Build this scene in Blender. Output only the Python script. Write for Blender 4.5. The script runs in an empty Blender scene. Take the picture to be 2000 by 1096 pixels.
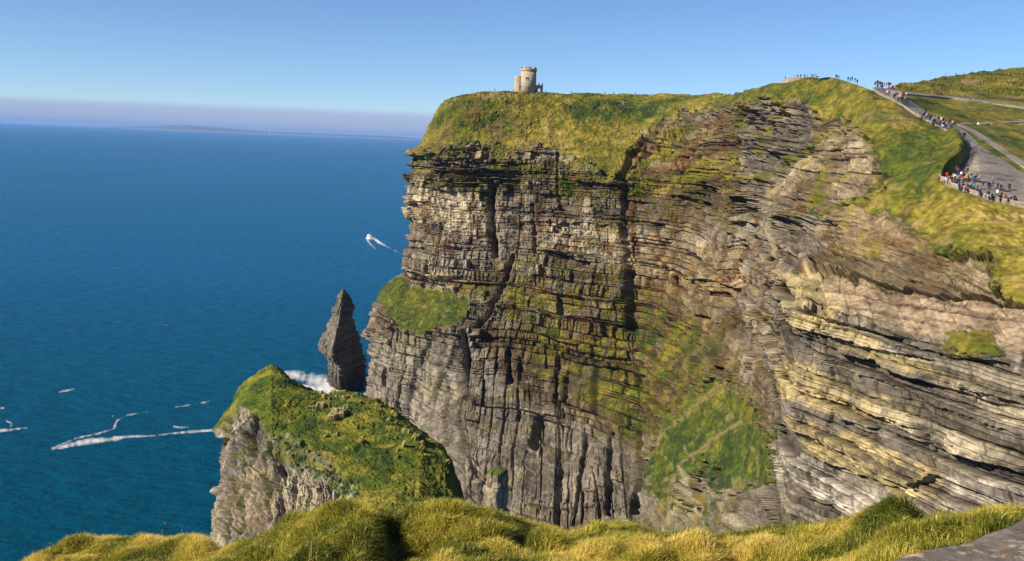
import bpy, bmesh, math, random
import numpy as np
from mathutils import Matrix, Vector
random.seed(7)
rng = np.random.default_rng(7)
SC = bpy.context.scene
COL = SC.collection

# ---------------------------------------------------------------- camera
EYE = np.array([0.0, 0.0, 165.0])
FPX = 1900.0
PITCH = math.atan(274.0 / FPX)
ROLL = math.radians(2.2)
fw = np.array([0, math.cos(PITCH), -math.sin(PITCH)])
r0 = np.array([1.0, 0, 0]); u0 = np.array([0, math.sin(PITCH), math.cos(PITCH)])
rt = math.cos(ROLL) * r0 + math.sin(ROLL) * u0
up = -math.sin(ROLL) * r0 + math.cos(ROLL) * u0
cd = bpy.data.cameras.new("camera"); cam = bpy.data.objects.new("camera", cd); COL.objects.link(cam)
cd.sensor_width = 36.0; cd.lens = 36.0 * FPX / 2000.0
cd.clip_start = 0.2; cd.clip_end = 200000.0
m = Matrix(((rt[0], up[0], -fw[0], EYE[0]), (rt[1], up[1], -fw[1], EYE[1]), (rt[2], up[2], -fw[2], EYE[2]), (0, 0, 0, 1)))
cam.matrix_world = m
SC.camera = cam

# ---------------------------------------------------------------- world, sun, exposure
SUN_EL = math.radians(33.0)
SUN_AZ = math.radians(246.0)      # sun direction measured from +Y towards +X
wd = bpy.data.worlds.new("World"); SC.world = wd; wd.use_nodes = True
wn = wd.node_tree.nodes; wl = wd.node_tree.links
bg = wn["Background"]
sky = wn.new("ShaderNodeTexSky"); sky.sky_type = 'NISHITA'; sky.sun_disc = False
sky.sun_elevation = SUN_EL; sky.sun_rotation = SUN_AZ
sky.altitude = 3200; sky.air_density = 1.0; sky.dust_density = 0.0; sky.ozone_density = 6.0
wl.new(sky.outputs[0], bg.inputs[0]); bg.inputs[1].default_value = 0.076
sd = bpy.data.lights.new("sun", 'SUN'); so = bpy.data.objects.new("sun", sd); COL.objects.link(so)
sd.energy = 5.0; sd.angle = math.radians(0.5); sd.color = (1.0, 0.88, 0.70)
sv = Vector((math.sin(SUN_AZ) * math.cos(SUN_EL), math.cos(SUN_AZ) * math.cos(SUN_EL), math.sin(SUN_EL)))
so.rotation_euler = sv.to_track_quat('Z', 'Y').to_euler()
SC.view_settings.view_transform = 'Standard'
SC.view_settings.look = 'None'; SC.view_settings.exposure = 0.8; SC.view_settings.gamma = 1.0
SC.cycles.max_bounces = 5; SC.cycles.diffuse_bounces = 2; SC.cycles.glossy_bounces = 2
SC.cycles.volume_bounces = 0; SC.cycles.transparent_max_bounces = 6

# ---------------------------------------------------------------- maths helpers
def unproj(px, py, D):
    px = np.asarray(px, float); py = np.asarray(py, float); D = np.asarray(D, float)
    cx = (px - 1000.0) / FPX; cy = (548.0 - py) / FPX
    d = fw[None] + cx.reshape(-1, 1) * rt[None] + cy.reshape(-1, 1) * up[None]
    s = D.reshape(-1) / d[:, 1]
    return (EYE[None] + d * s[:, None]).reshape(px.shape + (3,))

def at(px, py, D): return unproj(np.array([px]), np.array([py]), np.array([D]))[0]

def at_z(px, py, z):
    cx = (px - 1000.0) / FPX; cy = (548.0 - py) / FPX
    d = fw + cx * rt + cy * up
    return EYE + d * ((z - EYE[2]) / d[2])

def _h(ix, iy, iz, seed):
    h = (ix.astype(np.uint32) * np.uint32(374761393) + iy.astype(np.uint32) * np.uint32(668265263)
         + iz.astype(np.uint32) * np.uint32(2246822519) + np.uint32((seed * 3266489917) & 0xffffffff))
    h = (h ^ (h >> np.uint32(13))) * np.uint32(1274126177)
    h = h ^ (h >> np.uint32(16))
    return (h & np.uint32(0xffffff)).astype(np.float32) / np.float32(0xffffff)

def vn(x, y, z=None, seed=0):
    """value noise in -1..1"""
    x = np.asarray(x, np.float32); y = np.asarray(y, np.float32)
    ix = np.floor(x); iy = np.floor(y); fx = x - ix; fy = y - iy
    ix = ix.astype(np.int64); iy = iy.astype(np.int64)
    fx = fx * fx * (3 - 2 * fx); fy = fy * fy * (3 - 2 * fy)
    def lay(izv):
        a = _h(ix, iy, izv, seed); b = _h(ix + 1, iy, izv, seed); c = _h(ix, iy + 1, izv, seed); d = _h(ix + 1, iy + 1, izv, seed)
        return (a + (b - a) * fx) * (1 - fy) + (c + (d - c) * fx) * fy
    if z is None: return lay(np.zeros_like(ix)) * 2 - 1
    z = np.asarray(z, np.float32); iz = np.floor(z); fz = z - iz; iz = iz.astype(np.int64); fz = fz * fz * (3 - 2 * fz)
    l0 = lay(iz); return (l0 + (lay(iz + 1) - l0) * fz) * 2 - 1

def fbm(x, y, z, seed=0, octs=4, gain=0.5, lac=2.03):
    a = 1.0; s = 0.0; t = 0.0
    for o in range(octs):
        s = s + a * vn(x, y, z, seed + o * 17); t += a
        a *= gain; x = x * lac; y = y * lac; z = z * lac
    return s / t * 1.5

def sstep(a, b, x):
    t = np.clip((x - a) / (b - a), 0, 1); return t * t * (3 - 2 * t)

def polydist(PX, PY, poly, closed=True):
    """signed distance to polygon in pixels (positive inside)"""
    n = len(poly); d = np.full(PX.shape, 1e9); ins = np.zeros(PX.shape, bool)
    for i in range(n if closed else n - 1):
        x1, y1 = poly[i]; x2, y2 = poly[(i + 1) % n]
        ex, ey = x2 - x1, y2 - y1; L = ex * ex + ey * ey + 1e-9
        t = np.clip(((PX - x1) * ex + (PY - y1) * ey) / L, 0, 1)
        d = np.minimum(d, np.hypot(PX - x1 - t * ex, PY - y1 - t * ey))
        if closed:
            c = ((y1 > PY) != (y2 > PY)) & (PX < ex * (PY - y1) / (ey if abs(ey) > 1e-9 else 1e-9) + x1)
            ins ^= c
    return np.where(ins, d, -d) if closed else d

def region(PX, PY, poly, feather, jit):
    """soft 0..1 mask of a polygon; jit is a noise array in pixels"""
    xs = [p[0] for p in poly]; ys = [p[1] for p in poly]; mg = feather + 40
    m = np.zeros(PX.shape)
    sel = (PX > min(xs) - mg) & (PX < max(xs) + mg) & (PY > min(ys) - mg) & (PY < max(ys) + mg)
    if sel.any(): m[sel] = sstep(-feather, feather, polydist(PX[sel], PY[sel], poly) + jit[sel])
    return m

def gauss1(a, s):
    r = int(3 * s); k = np.exp(-0.5 * (np.arange(-r, r + 1) / s) ** 2); k /= k.sum()
    return np.convolve(np.pad(a, r, mode='edge'), k, mode='valid')

def curve(pts):
    xs = np.array([p[0] for p in pts], float); ys = np.array([p[1] for p in pts], float)
    return lambda x: np.interp(x, xs, ys)

# ---------------------------------------------------------------- object helpers
def tag(o, label=None, cat=None, group=None, kind=None):
    if label: o['label'] = label
    if cat: o['category'] = cat
    if group: o['group'] = group
    if kind: o['kind'] = kind
    return o

def empty(name, loc, rz=0.0):
    o = bpy.data.objects.new(name, None); COL.objects.link(o); o.location = loc; o.rotation_euler = (0, 0, rz); o.empty_display_size = 0.5
    return o

def np_mesh(name, V, F, cols=None, smooth=False):
    V = np.ascontiguousarray(V, np.float32).reshape(-1, 3); F = np.ascontiguousarray(F, np.int32)
    k = F.shape[1]; me = bpy.data.meshes.new(name)
    me.vertices.add(len(V)); me.vertices.foreach_set('co', V.ravel())
    me.loops.add(F.size); me.loops.foreach_set('vertex_index', F.ravel())
    me.polygons.add(len(F)); me.polygons.foreach_set('loop_start', np.arange(0, F.size, k, dtype=np.int32))
    me.polygons.foreach_set('loop_total', np.full(len(F), k, np.int32))
    me.polygons.foreach_set('use_smooth', np.full(len(F), smooth, bool))
    me.update(calc_edges=True)
    if cols is not None:
        a = me.attributes.new('Col', 'FLOAT_COLOR', 'POINT')
        c = np.ones((len(V), 4), np.float32); c[:, :3] = cols.reshape(-1, 3); a.data.foreach_set('color', c.ravel())
    return me

def grid_faces(ny, nx):
    i = np.arange(ny * nx).reshape(ny, nx)
    return np.stack([i[:-1, :-1], i[1:, :-1], i[1:, 1:], i[:-1, 1:]], -1).reshape(-1, 4)

def link(name, me, mat, parent=None):
    o = bpy.data.objects.new(name, me); COL.objects.link(o)
    if mat: me.materials.append(mat)
    if parent: o.parent = parent
    return o

def mat_new(name):
    mt = bpy.data.materials.new(name); mt.use_nodes = True
    return mt, mt.node_tree.nodes, mt.node_tree.links, mt.node_tree.nodes['Principled BSDF']

def mat_terrain(name, scale, bump=0.6, dist=0.3, contrast=0.35, rough=0.95):
    mt, n, l, b = mat_new(name)
    at_ = n.new('ShaderNodeAttribute'); at_.attribute_name = 'Col'
    tc = n.new('ShaderNodeTexCoord')
    nz = n.new('ShaderNodeTexNoise'); nz.inputs['Scale'].default_value = scale; nz.inputs['Detail'].default_value = 6; nz.inputs['Roughness'].default_value = 0.7
    l.new(tc.outputs['Object'], nz.inputs['Vector'])
    mr = n.new('ShaderNodeMapRange'); mr.inputs[1].default_value = 0.25; mr.inputs[2].default_value = 0.75
    mr.inputs[3].default_value = 1 - contrast; mr.inputs[4].default_value = 1 + contrast
    l.new(nz.outputs['Fac'], mr.inputs[0])
    vm = n.new('ShaderNodeVectorMath'); vm.operation = 'SCALE'
    l.new(at_.outputs['Color'], vm.inputs[0]); l.new(mr.outputs[0], vm.inputs['Scale'])
    l.new(vm.outputs[0], b.inputs['Base Color'])
    b.inputs['Roughness'].default_value = rough; b.inputs['Specular IOR Level'].default_value = 0.15
    bp = n.new('ShaderNodeBump'); bp.inputs['Strength'].default_value = bump; bp.inputs['Distance'].default_value = dist
    l.new(nz.outputs['Fac'], bp.inputs['Height']); l.new(bp.outputs[0], b.inputs['Normal'])
    return mt

def mat_plain(name, col, rough=0.8, var=0.2, scale=3.0, metal=0.0):
    mt, n, l, b = mat_new(name)
    tc = n.new('ShaderNodeTexCoord'); nz = n.new('ShaderNodeTexNoise'); nz.inputs['Scale'].default_value = scale; nz.inputs['Detail'].default_value = 5
    l.new(tc.outputs['Object'], nz.inputs['Vector'])
    mx = n.new('ShaderNodeMix'); mx.data_type = 'RGBA'
    mx.inputs[6].default_value = (*[c * (1 - var) for c in col], 1); mx.inputs[7].default_value = (*[min(1, c * (1 + var)) for c in col], 1)
    l.new(nz.outputs['Fac'], mx.inputs[0]); l.new(mx.outputs[2], b.inputs['Base Color'])
    b.inputs['Roughness'].default_value = rough; b.inputs['Metallic'].default_value = metal
    return mt

# palette (linear albedo)
C = dict(straw=(.32, .235, .075), gold=(.20, .162, .026), olive=(.115, .108, .013), green=(.055, .078, .007), dgreen=(.026, .045, .005),
         grey=(.125, .108, .088), dgrey=(.040, .034, .029), pale=(.40, .34, .225), cream=(.52, .44, .29), brown=(.062, .040, .018), rbrown=(.11, .050, .022),
         ochre=(.34, .27, .125), orange=(.40, .19, .06), tan=(.27, .195, .10), pink=(.25, .185, .135), white=(.50, .45, .37), lgrey=(.235, .205, .16),
         moss=(.10, .092, .012), path=(.24, .215, .19))
for k in C: C[k] = np.array(C[k])

def grass_col(P, sc, seed=0, bias=0.0):
    """mixed Atlantic turf colour: straw, gold, olive, green by several scales of noise"""
    x, y, z = P[..., 0] / sc, P[..., 1] / sc, P[..., 2] / sc
    a = fbm(x * .25, y * .25, z * .25, seed, 3) * .6 + fbm(x, y, z, seed + 5, 3) * .55 + vn(x * 5, y * 5, z * 5, seed + 9) * .35 + bias
    c = C['dgreen'] + (C['green'] - C['dgreen']) * sstep(-.9, -.45, a)[..., None]
    c = c + (C['olive'] - c) * sstep(-.45, -.05, a)[..., None]
    c = c + (C['gold'] - c) * sstep(-.05, .45, a)[..., None]
    c = c + (C['straw'] - c) * sstep(.55, 1.1, a)[..., None]
    return c

# ---------------------------------------------------------------- sheet builder (world surface laid out from measured heights and distances)
def base_sheet(yT, xL, xR, yB, Dfun, nx, ny):
    s = np.linspace(0, 1, nx)[None, :]; t = np.linspace(0, 1, ny)[:, None]
    PX = 900 + s * (xR - 900) + 0 * t; PY = 600 + 0 * s + 0 * t
    for _ in range(12):
        PY = yT(PX) + t * (yB - yT(PX)); PXn = xL(PY) + s * (xR - xL(PY)); PX = .5 * PX + .5 * PXn
    return PX, PY, unproj(PX, PY, Dfun(PX, PY))

def normals(P):
    du = np.gradient(P, axis=1); dv = np.gradient(P, axis=0)
    N = np.cross(du, dv); N /= np.linalg.norm(N, axis=-1, keepdims=True) + 1e-9
    toC = EYE - P; sgn = np.sign((N * toC).sum(-1, keepdims=True)); sgn[sgn == 0] = 1
    return N * sgn

def blur2(A, k):
    def b1(a, ax):
        c = np.cumsum(np.concatenate([np.repeat(np.take(a, [0], ax), k + 1, ax), a, np.repeat(np.take(a, [-1], ax), k, ax)], ax), ax)
        n = a.shape[ax]; return (np.take(c, range(2 * k + 1, 2 * k + 1 + n), ax) - np.take(c, range(0, n), ax)) / (2 * k + 1)
    for _ in range(2): A = b1(b1(A, 0), 1)
    return A

def extend(P, Cc, back, left, right=None):
    """hidden rows behind the crest and hidden columns round the sides"""
    def add(P, Cc, offs, side):
        rows = []; cc = []
        for o in offs:
            o = np.array(o, float)
            if side == 'top': rows.append(P[0:1] + o); cc.append(Cc[0:1])
            elif side == 'left': rows.append(P[:, 0:1] + o); cc.append(Cc[:, 0:1])
            else: rows.append(P[:, -1:] + o); cc.append(Cc[:, -1:])
        if side == 'top': return np.concatenate(rows[::-1] + [P], 0), np.concatenate(cc[::-1] + [Cc], 0)
        if side == 'left': return np.concatenate(rows[::-1] + [P], 1), np.concatenate(cc[::-1] + [Cc], 1)
        return np.concatenate([P] + rows, 1), np.concatenate([Cc] + cc, 1)
    if back: P, Cc = add(P, Cc, back, 'top')
    if left: P, Cc = add(P, Cc, left, 'left')
    if right: P, Cc = add(P, Cc, right, 'right')
    P = P.copy(); P[..., 2] = np.maximum(P[..., 2], -3.0)
    return P, Cc

# strata table
_b = [-20.0]
_r = random.Random(3)
while _b[-1] < 240: _b.append(_b[-1] + _r.choice([.7, 1.0, 1.4, 2.0, 2.6, 3.6, 5.0]))
SB = np.array(_b); SOFF = np.array([_r.uniform(-1, 1) for _ in _b]); SW = np.array([_r.uniform(2.5, 9) for _ in _b]); SALB = np.array([_r.uniform(0, 1) for _ in _b])

def columns(u, z, w, seed, A, g, gw=.35, tall=3.0):
    c = u / w + .3 * vn(u / (3 * w), z / 28, None, seed); i = np.floor(c); f = c - i; ii = i.astype(np.int64); o_ = np.zeros_like(ii)
    h = _h(ii, o_, o_, seed + 1); zb = np.floor(z / (w * tall) + h * 7).astype(np.int64); h2 = _h(ii, zb, o_, seed + 2)
    return (h2 - .5) * A + (f - .5) * (h - .5) * A * 1.2 - g * np.exp(-(np.minimum(f, 1 - f) * w / gw) ** 2) * (h > .3)

def strata(P, seed=0, along=(1.0, -.2)):
    """horizontal beds broken by joints: returns (outward offset, bed tone 0..1, block tone)"""
    x, y, z = P[..., 0], P[..., 1], P[..., 2]
    zz = z + 3.5 * vn(x / 45, y / 45, z / 60, seed + 1) + .6 * fbm(x / 12, y / 12, z / 10, seed + 2, 3) + .012 * x
    kk = np.floor(zz / 220.0); zz = zz - kk * 220.0
    k = np.clip(np.searchsorted(SB, zz) - 1, 0, len(SB) - 2)
    th = SB[k + 1] - SB[k]; f = np.clip((zz - SB[k]) / th, 0, 1)
    a = x * along[0] + y * along[1] + .7 * vn(x / 6, y / 6, z / 6, seed + 3) + k * 37.7
    w = SW[k]; ci = np.floor(a / w); cf = a / w - ci
    hb = _h(ci.astype(np.int64), k.astype(np.int64), np.zeros_like(k), seed + 4)
    edge = np.minimum(f, 1 - f) * th; jn = np.minimum(cf, 1 - cf) * w
    lat = .5 + .5 * vn(x / 28, y / 28, k * 3.3, seed + 6)
    off = SOFF[k] * (0.3 + .8 * lat) + (hb - .5) * 1.6 + (cf - .5) * (hb - .5) * 1.2
    off = off - .7 * np.exp(-(edge / .22) ** 2) - .6 * np.exp(-(jn / .3) ** 2) * (hb > .35)
    off = off + .35 * (f - .5)
    return off, SALB[k], hb

def crack(PX, PY, pts, w, depth):
    xs = [p[0] for p in pts]; ys = [p[1] for p in pts]; o = np.zeros(PX.shape)
    sel = (PX > min(xs) - 4 * w) & (PX < max(xs) + 4 * w) & (PY > min(ys) - 4 * w) & (PY < max(ys) + 4 * w)
    if sel.any():
        d = polydist(PX[sel], PY[sel], pts, False) + 2.5 * vn(PX[sel] / 7, PY[sel] / 7, None, 91)
        o[sel] = -depth * np.exp(-np.clip(d, 0, None) ** 2 / (w * w))
    return o

def ledge(PX, PY, pts, h, a):
    f = curve(pts); x0, x1 = pts[0][0], pts[-1][0]
    yl = f(PX) + 2.5 * vn(PX / 14, PX * 0, None, int(x0) + 3) + 1.2 * vn(PX / 4, PX * 0, None, int(x0) + 4)
    v = yl - PY
    e = sstep(x0, x0 + 14, PX) * (1 - sstep(x1 - 14, x1, PX))
    return a * np.where(v > 0, np.clip(1 - v / h, 0, 1) ** .8, 0) * e

# ================================================================= THE HEADLAND
# columns of (image height, distance) pairs measured for the crest, brows, terraces, beds and feet of the cliffs
KX = {
 690: [(178, 612), (200, 610), (250, 608), (300, 602), (450, 590), (552, 580), (640, 552), (760, 535), (860, 515), (1010, 470), (1130, 440)],
 800: [(178, 602), (200, 600), (250, 598), (300, 590), (450, 580), (555, 570), (640, 535), (760, 520), (860, 500), (1010, 455), (1130, 428)],
 900: [(178, 607), (195, 600), (250, 588), (310, 572), (450, 563), (560, 553), (637, 518), (760, 488), (860, 458), (1010, 398), (1130, 350)],
 1000: [(180, 612), (197, 603), (250, 590), (325, 567), (450, 556), (560, 545), (650, 515), (760, 488), (860, 452), (1010, 388), (1130, 340)],
 1100: [(183, 620), (200, 608), (250, 592), (330, 562), (450, 548), (560, 532), (660, 505), (760, 480), (860, 445), (1010, 385), (1130, 335)],
 1250: [(184, 625), (200, 610), (250, 588), (345, 545), (450, 528), (560, 510), (660, 485), (760, 450), (860, 425), (1010, 385), (1130, 355)],
 1350: [(184, 615), (200, 590), (250, 560), (350, 515), (450, 492), (560, 470), (660, 440), (760, 400), (860, 368), (1010, 330), (1130, 305)],
 1420: [(185, 590), (205, 530), (250, 500), (350, 468), (450, 445), (560, 420), (660, 390), (760, 352), (860, 330), (1010, 300), (1130, 280)],
 1470: [(175, 480), (200, 455), (250, 450), (340, 425), (450, 395), (550, 372), (660, 345), (760, 325), (860, 308), (1010, 285), (1130, 270)],
 1505: [(166, 450), (200, 430), (250, 432), (340, 405), (450, 365), (540, 335), (660, 305), (760, 292), (860, 280), (1010, 265), (1130, 252)],
 1535: [(159, 442), (200, 420), (250, 415), (340, 385), (450, 335), (530, 268), (600, 236), (720, 229), (860, 221), (1010, 211), (1130, 202)],
 1560: [(156, 440), (200, 415), (250, 400), (340, 370), (450, 320), (535, 258), (602, 232), (740, 226), (860, 217), (1010, 206), (1130, 197)],
 1620: [(152, 435), (190, 405), (250, 375), (350, 338), (450, 300), (545, 248), (625, 226), (750, 218), (860, 211), (1010, 200), (1130, 191)],
 1700: [(187, 352), (200, 343), (250, 322), (350, 298), (440, 272), (562, 236), (645, 215), (760, 207), (860, 201), (1010, 190), (1130, 182)],
 1760: [(166, 480), (193, 345), (240, 318), (350, 287), (450, 258), (573, 226), (655, 207), (760, 199), (860, 193), (1010, 183), (1130, 176)],
 1850: [(150, 560), (197, 430), (250, 315), (362, 262), (455, 240), (585, 212), (665, 198), (760, 191), (860, 185), (1010, 175), (1130, 169)],
 1900: [(143, 580), (200, 430), (300, 291), (388, 251), (465, 232), (595, 207), (675, 192), (770, 185), (860, 179), (1010, 170), (1130, 164)],
 2000: [(133, 620), (208, 430), (320, 292), (405, 248), (480, 224), (602, 198), (690, 182), (780, 176), (870, 170), (1010, 162), (1130, 156)],
 2120: [(122, 660), (216, 430), (335, 290), (420, 244), (500, 216), (615, 188), (705, 173), (790, 167), (880, 162), (1010, 155), (1130, 150)],
}
kx = np.array(sorted(KX)); gx = np.arange(690, 2121)
RPY = [gauss1(np.interp(gx, kx, [KX[k][r][0] for k in kx]), 9) for r in range(11)]
RIN = [gauss1(np.interp(gx, kx, [1.0 / KX[k][r][1] for k in kx]), 9) for r in range(11)]
SKY = curve([(860, 206), (868, 199), (885, 190), (910, 183), (950, 178), (1000, 179), (1100, 182), (1430, 185), (1450, 180), (1470, 173), (1500, 166), (1525, 161), (1560, 157),
             (1600, 153), (1625, 152), (1650, 158), (1680, 168), (1704, 178), (1730, 176), (1760, 166), (1800, 160), (1850, 151), (1900, 144), (1950, 138), (2000, 132), (2120, 118)])
LSIL = curve([(170, 864), (205, 862), (222, 850), (250, 838), (280, 822), (290, 812), (293, 797), (299, 797), (302, 808), (309, 808), (315, 797), (322, 795), (326, 803), (334, 800),
              (337, 790), (355, 790), (361, 800), (366, 787), (375, 786), (400, 788), (424, 790), (430, 800), (458, 800), (468, 793), (474, 797), (482, 792), (486, 800), (500, 797), (510, 787),
              (538, 785), (546, 764), (560, 747), (580, 735), (600, 730), (622, 722), (640, 711), (655, 706), (672, 708), (690, 713), (718, 711), (740, 706), (765, 702), (800, 697), (1150, 690)])

def Dhead(PX, PY):
    x = np.clip(PX, 690, 2120)
    py = [np.interp(x, gx, r) for r in RPY]; iv = [np.interp(x, gx, r) for r in RIN]
    out = iv[0] + (PY - py[0]) * (iv[1] - iv[0]) / (py[1] - py[0])
    for r in range(10):
        t = (PY - py[r]) / (py[r + 1] - py[r])
        v = iv[r] + t * (iv[r + 1] - iv[r])
        if r == 9: out = np.where(PY >= py[r], v, out)
        else: out = np.where((PY >= py[r]) & (PY < py[r + 1]), v, out)
    out = np.clip(out, 1 / 720.0, 1.0)
    D = 1.0 / out
    d = np.clip((PX - LSIL(PY)) / 55.0, 0, 1)
    return D + 26.0 * (1 - np.sqrt(np.clip(1 - (1 - d) ** 2, 0, 1)))

NX, NY = 1400, 960
print('headland base')
PX, PY, P = base_sheet(SKY, LSIL, 2110.0, 1130.0, Dhead, NX, NY)
N = normals(blur2(P, 6)); N[..., 2] *= .35; N /= np.linalg.norm(N, axis=-1, keepdims=True)
x, y, z = P[..., 0], P[..., 1], P[..., 2]
J = 9 * fbm(PX / 22, PY / 22, PX * 0, 11, 4)           # ragged borders between materials
J2 = 22 * fbm(PX / 40, PY / 30, PX * 0, 31, 4)
JT = 15 * fbm(PX / 34, PY / 26, PX * 0, 33, 3) + 15 * fbm(PX / 9, PY / 7, PX * 0, 36, 3)
def R(poly, f=6, j=None): return region(PX, PY, poly, f, J if j is None else j)

# --- where turf covers the rock
turf_top = R([(850, 150), (2130, 100), (2130, 640), (1975, 602), (1945, 560), (1930, 500), (1880, 500), (1800, 470), (1740, 425), (1690, 405), (1720, 345), (1700, 300), (1690, 262), (1655, 240), (1600, 225),
              (1560, 205), (1520, 195), (1470, 190), (1400, 205), (1330, 225), (1290, 250), (1240, 280), (1215, 335), (1120, 320), (1090, 285), (1040, 290), (960, 300), (930, 285), (860, 310), (800, 292)], 7, JT)
terrace = R([(733, 585), (750, 560), (785, 542), (800, 560), (870, 568), (915, 590), (912, 615), (870, 640), (820, 655), (770, 625)], 4)
gully = R([(1420, 728), (1452, 765), (1500, 815), (1514, 860), (1508, 915), (1495, 955), (1440, 978), (1400, 955), (1368, 905), (1340, 935), (1312, 990), (1278, 980), (1260, 915), (1278, 850), (1312, 800), (1360, 755)], 10, JT * 1.4)
slabgrass = R([(1845, 650), (1880, 640), (1940, 650), (1962, 690), (1900, 700), (1850, 680)], 5, JT * .6)
walltop = np.zeros_like(PX)
turf = np.clip(np.maximum.reduce([turf_top, terrace, gully, slabgrass]), 0, 1)
paved = np.clip(region(PX, PY, [(1704, 172), (1735, 176), (1770, 187), (1800, 205), (1850, 232), (1880, 250), (1910, 275), (1960, 305), (2130, 400), (2130, 440), (2000, 403), (1930, 390), (1880, 370), (1836, 352), (1850, 335), (1893, 300), (1885, 275), (1840, 247), (1790, 225), (1740, 195)], 4, J * 0), 0, 1)
# --- displacement
print('headland relief')
off, tone, blk = strata(P, 1)
fr_u = (x * 1.0 - y * .05)
rock = (1 - turf) * (1 - paved)
lower = R([(700, 640), (900, 660), (1180, 720), (1250, 860), (1260, 1130), (690, 1130)], 25)
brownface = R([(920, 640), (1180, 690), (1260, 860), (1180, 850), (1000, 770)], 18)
nearwall = R([(1525, 590), (1700, 635), (2130, 700), (2130, 1140), (1505, 1140), (1515, 800)], 5)
slab = R([(1522, 530), (1560, 527), (1700, 560), (1850, 585), (2130, 612), (2130, 700), (2000, 688), (1900, 668), (1800, 655), (1700, 628), (1620, 612), (1550, 595)], 4)
hollow = R([(1415, 215), (1470, 195), (1560, 205), (1600, 225), (1620, 250), (1560, 300), (1500, 350), (1425, 360), (1405, 300)], 8)
scree = R([(1600, 235), (1690, 262), (1725, 340), (1690, 405), (1740, 430), (1800, 470), (1880, 500), (1930, 500), (1945, 560), (1960, 595), (1700, 560), (1620, 530), (1640, 450), (1580, 410), (1490, 380), (1560, 300)], 8)
pillar = R([(1440, 380), (1560, 400), (1620, 480), (1600, 530), (1525, 530), (1520, 600), (1540, 800), (1510, 830), (1450, 760), (1440, 560)], 12)
Pq = P * 3.3; offf, tonef, blkf = strata(Pq, 5); offf = offf * (1 + sstep(-.3, .5, fbm(x / 8, y / 8, z / 6, 47, 3)))
hwt = rock * (1 - .4 * hollow) * (1 - .62 * lower) * (1 - .85 * slab) * (1 - .5 * scree)
bedamp = .35 + 1.3 * sstep(-.6, .6, fbm(x / 26, y / 26, z / 16, 46, 3))
disp = off * hwt * np.where(nearwall > .5, 1.5, 1.9 * bedamp) + offf * hwt * np.where(nearwall > .5, .34, .32)
# vertical joints of the lower cliff
vert = columns(fr_u, z, 19, 41, 6.5, 3.5, .9, 2.2) + columns(fr_u, z, 6.5, 43, 2.8, 1.1, .5, 1.9) + columns(fr_u, z, 2.3, 48, .5, .25, .3, 2.0)
disp += vert * (lower * 1.0 + .35 * hwt * (1 - nearwall) * (1 - lower)) * rock
# blocks sheared along joints
cellu = np.floor(fr_u / 5 + 1.5 * vn(fr_u / 20, z / 60, None, 44)); cb = _h(cellu.astype(np.int64), np.floor(z / 17 + cellu * .37).astype(np.int64), np.zeros(cellu.shape, np.int64), 45)
# buttresses and general roughness
disp += rock * (1 - .75 * slab) * (3.2 * fbm(x / 26, y / 26, z / 40, 50, 3) * (1 - nearwall * .75) * (1 - slab) + .8 * fbm(x / 5, y / 5, z / 5, 51, 4) * (1 - .7 * nearwall) * (1 - slab) * (1 - .5 * lower) + .28 * fbm(x / 1.6, y / 1.6, z / .8, 52, 3))
disp += hollow * 4.2 * fbm(x / 6, y / 6, z / 3.0, 53, 4) - 2.5 * hollow
disp += scree * (1.5 * np.abs(fbm(fr_u / 5, z / 20, y / 20, 54, 4)) + 1.6 * fbm(x / 9, y / 9, z / 7, 55, 4) + .5 * fbm(x / 2, y / 2, z / 2, 56, 3))
flat = 1 - region(PX, PY, [(1690, 168), (1740, 170), (1800, 180), (2130, 195), (2130, 330), (2130, 430), (1985, 410), (1930, 398), (1826, 356), (1840, 335), (1880, 300), (1870, 280), (1780, 232), (1720, 200)], 8, J * 0)
near = np.clip(1 - (y - 180) / 400, .35, 1)
tuss = fbm(x / 9, y / 9, z / 9, 60, 4) * 1.2 + np.abs(fbm(x / 2.4, y / 2.4, z / 2.4, 61, 3)) * .45
streakz = R([(1210, 345), (1235, 285), (1290, 250), (1330, 225), (1400, 205), (1440, 205), (1425, 260), (1415, 380), (1330, 370), (1225, 385)], 12, J2) * rock
su, sv = (x * .64 - z * .77), (x * .77 + z * .64)
stk = fbm(su / 3.2, sv / 20, y / 30, 57, 4); stk2 = fbm(su / 9, sv / 40, y / 40, 58, 3)
disp += (streakz * 2.6 + scree * (1 - slab) * 2.4) * (np.abs(stk) - .3) + (streakz + scree * .8) * 2.5 * stk2
disp += turf * flat * tuss * np.where(y > 350, 1.3, .8)
disp += turf * flat * .16 * vn(x / .8, y / .8, z / .8, 62)
disp += turf * (1 - flat) * (1 - sstep(0, .05, region(PX, PY, [(1690, 165), (1742, 170), (1800, 180), (2130, 205), (2130, 230), (1920, 205), (1790, 195), (1860, 232), (1985, 305), (2130, 385), (2130, 450), (1985, 412), (1826, 360), (1870, 300), (1700, 190)], 5, J * 0))) * .45 * tuss
# cattle-track terracettes on the high turf
disp += turf * flat * .5 * np.sin(z * 1.3 + 3 * vn(x / 20, y / 20, None, 63)) * sstep(.0, .6, vn(x / 35, y / 35, None, 64))
rims = [[(1425, 350), (1500, 345), (1545, 300), (1600, 268), (1655, 250)], [(1600, 420), (1650, 400), (1700, 385)], [(1480, 300), (1500, 250), (1530, 215)], [(1640, 250), (1670, 253), (1700, 262)], [(1560, 430), (1590, 380), (1610, 330)], [(1650, 440), (1680, 400), (1712, 350)]]
rimm = np.zeros_like(PX)
for q in rims:
    qd = polydist(PX, PY, q, False) + 4 * vn(PX / 9, PY / 9, None, 65) ; rimm = np.maximum(rimm, np.exp(-(np.clip(qd, 0, None) / 5.0) ** 2))
disp += rimm * 2.2 * (1 - slab)
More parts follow.
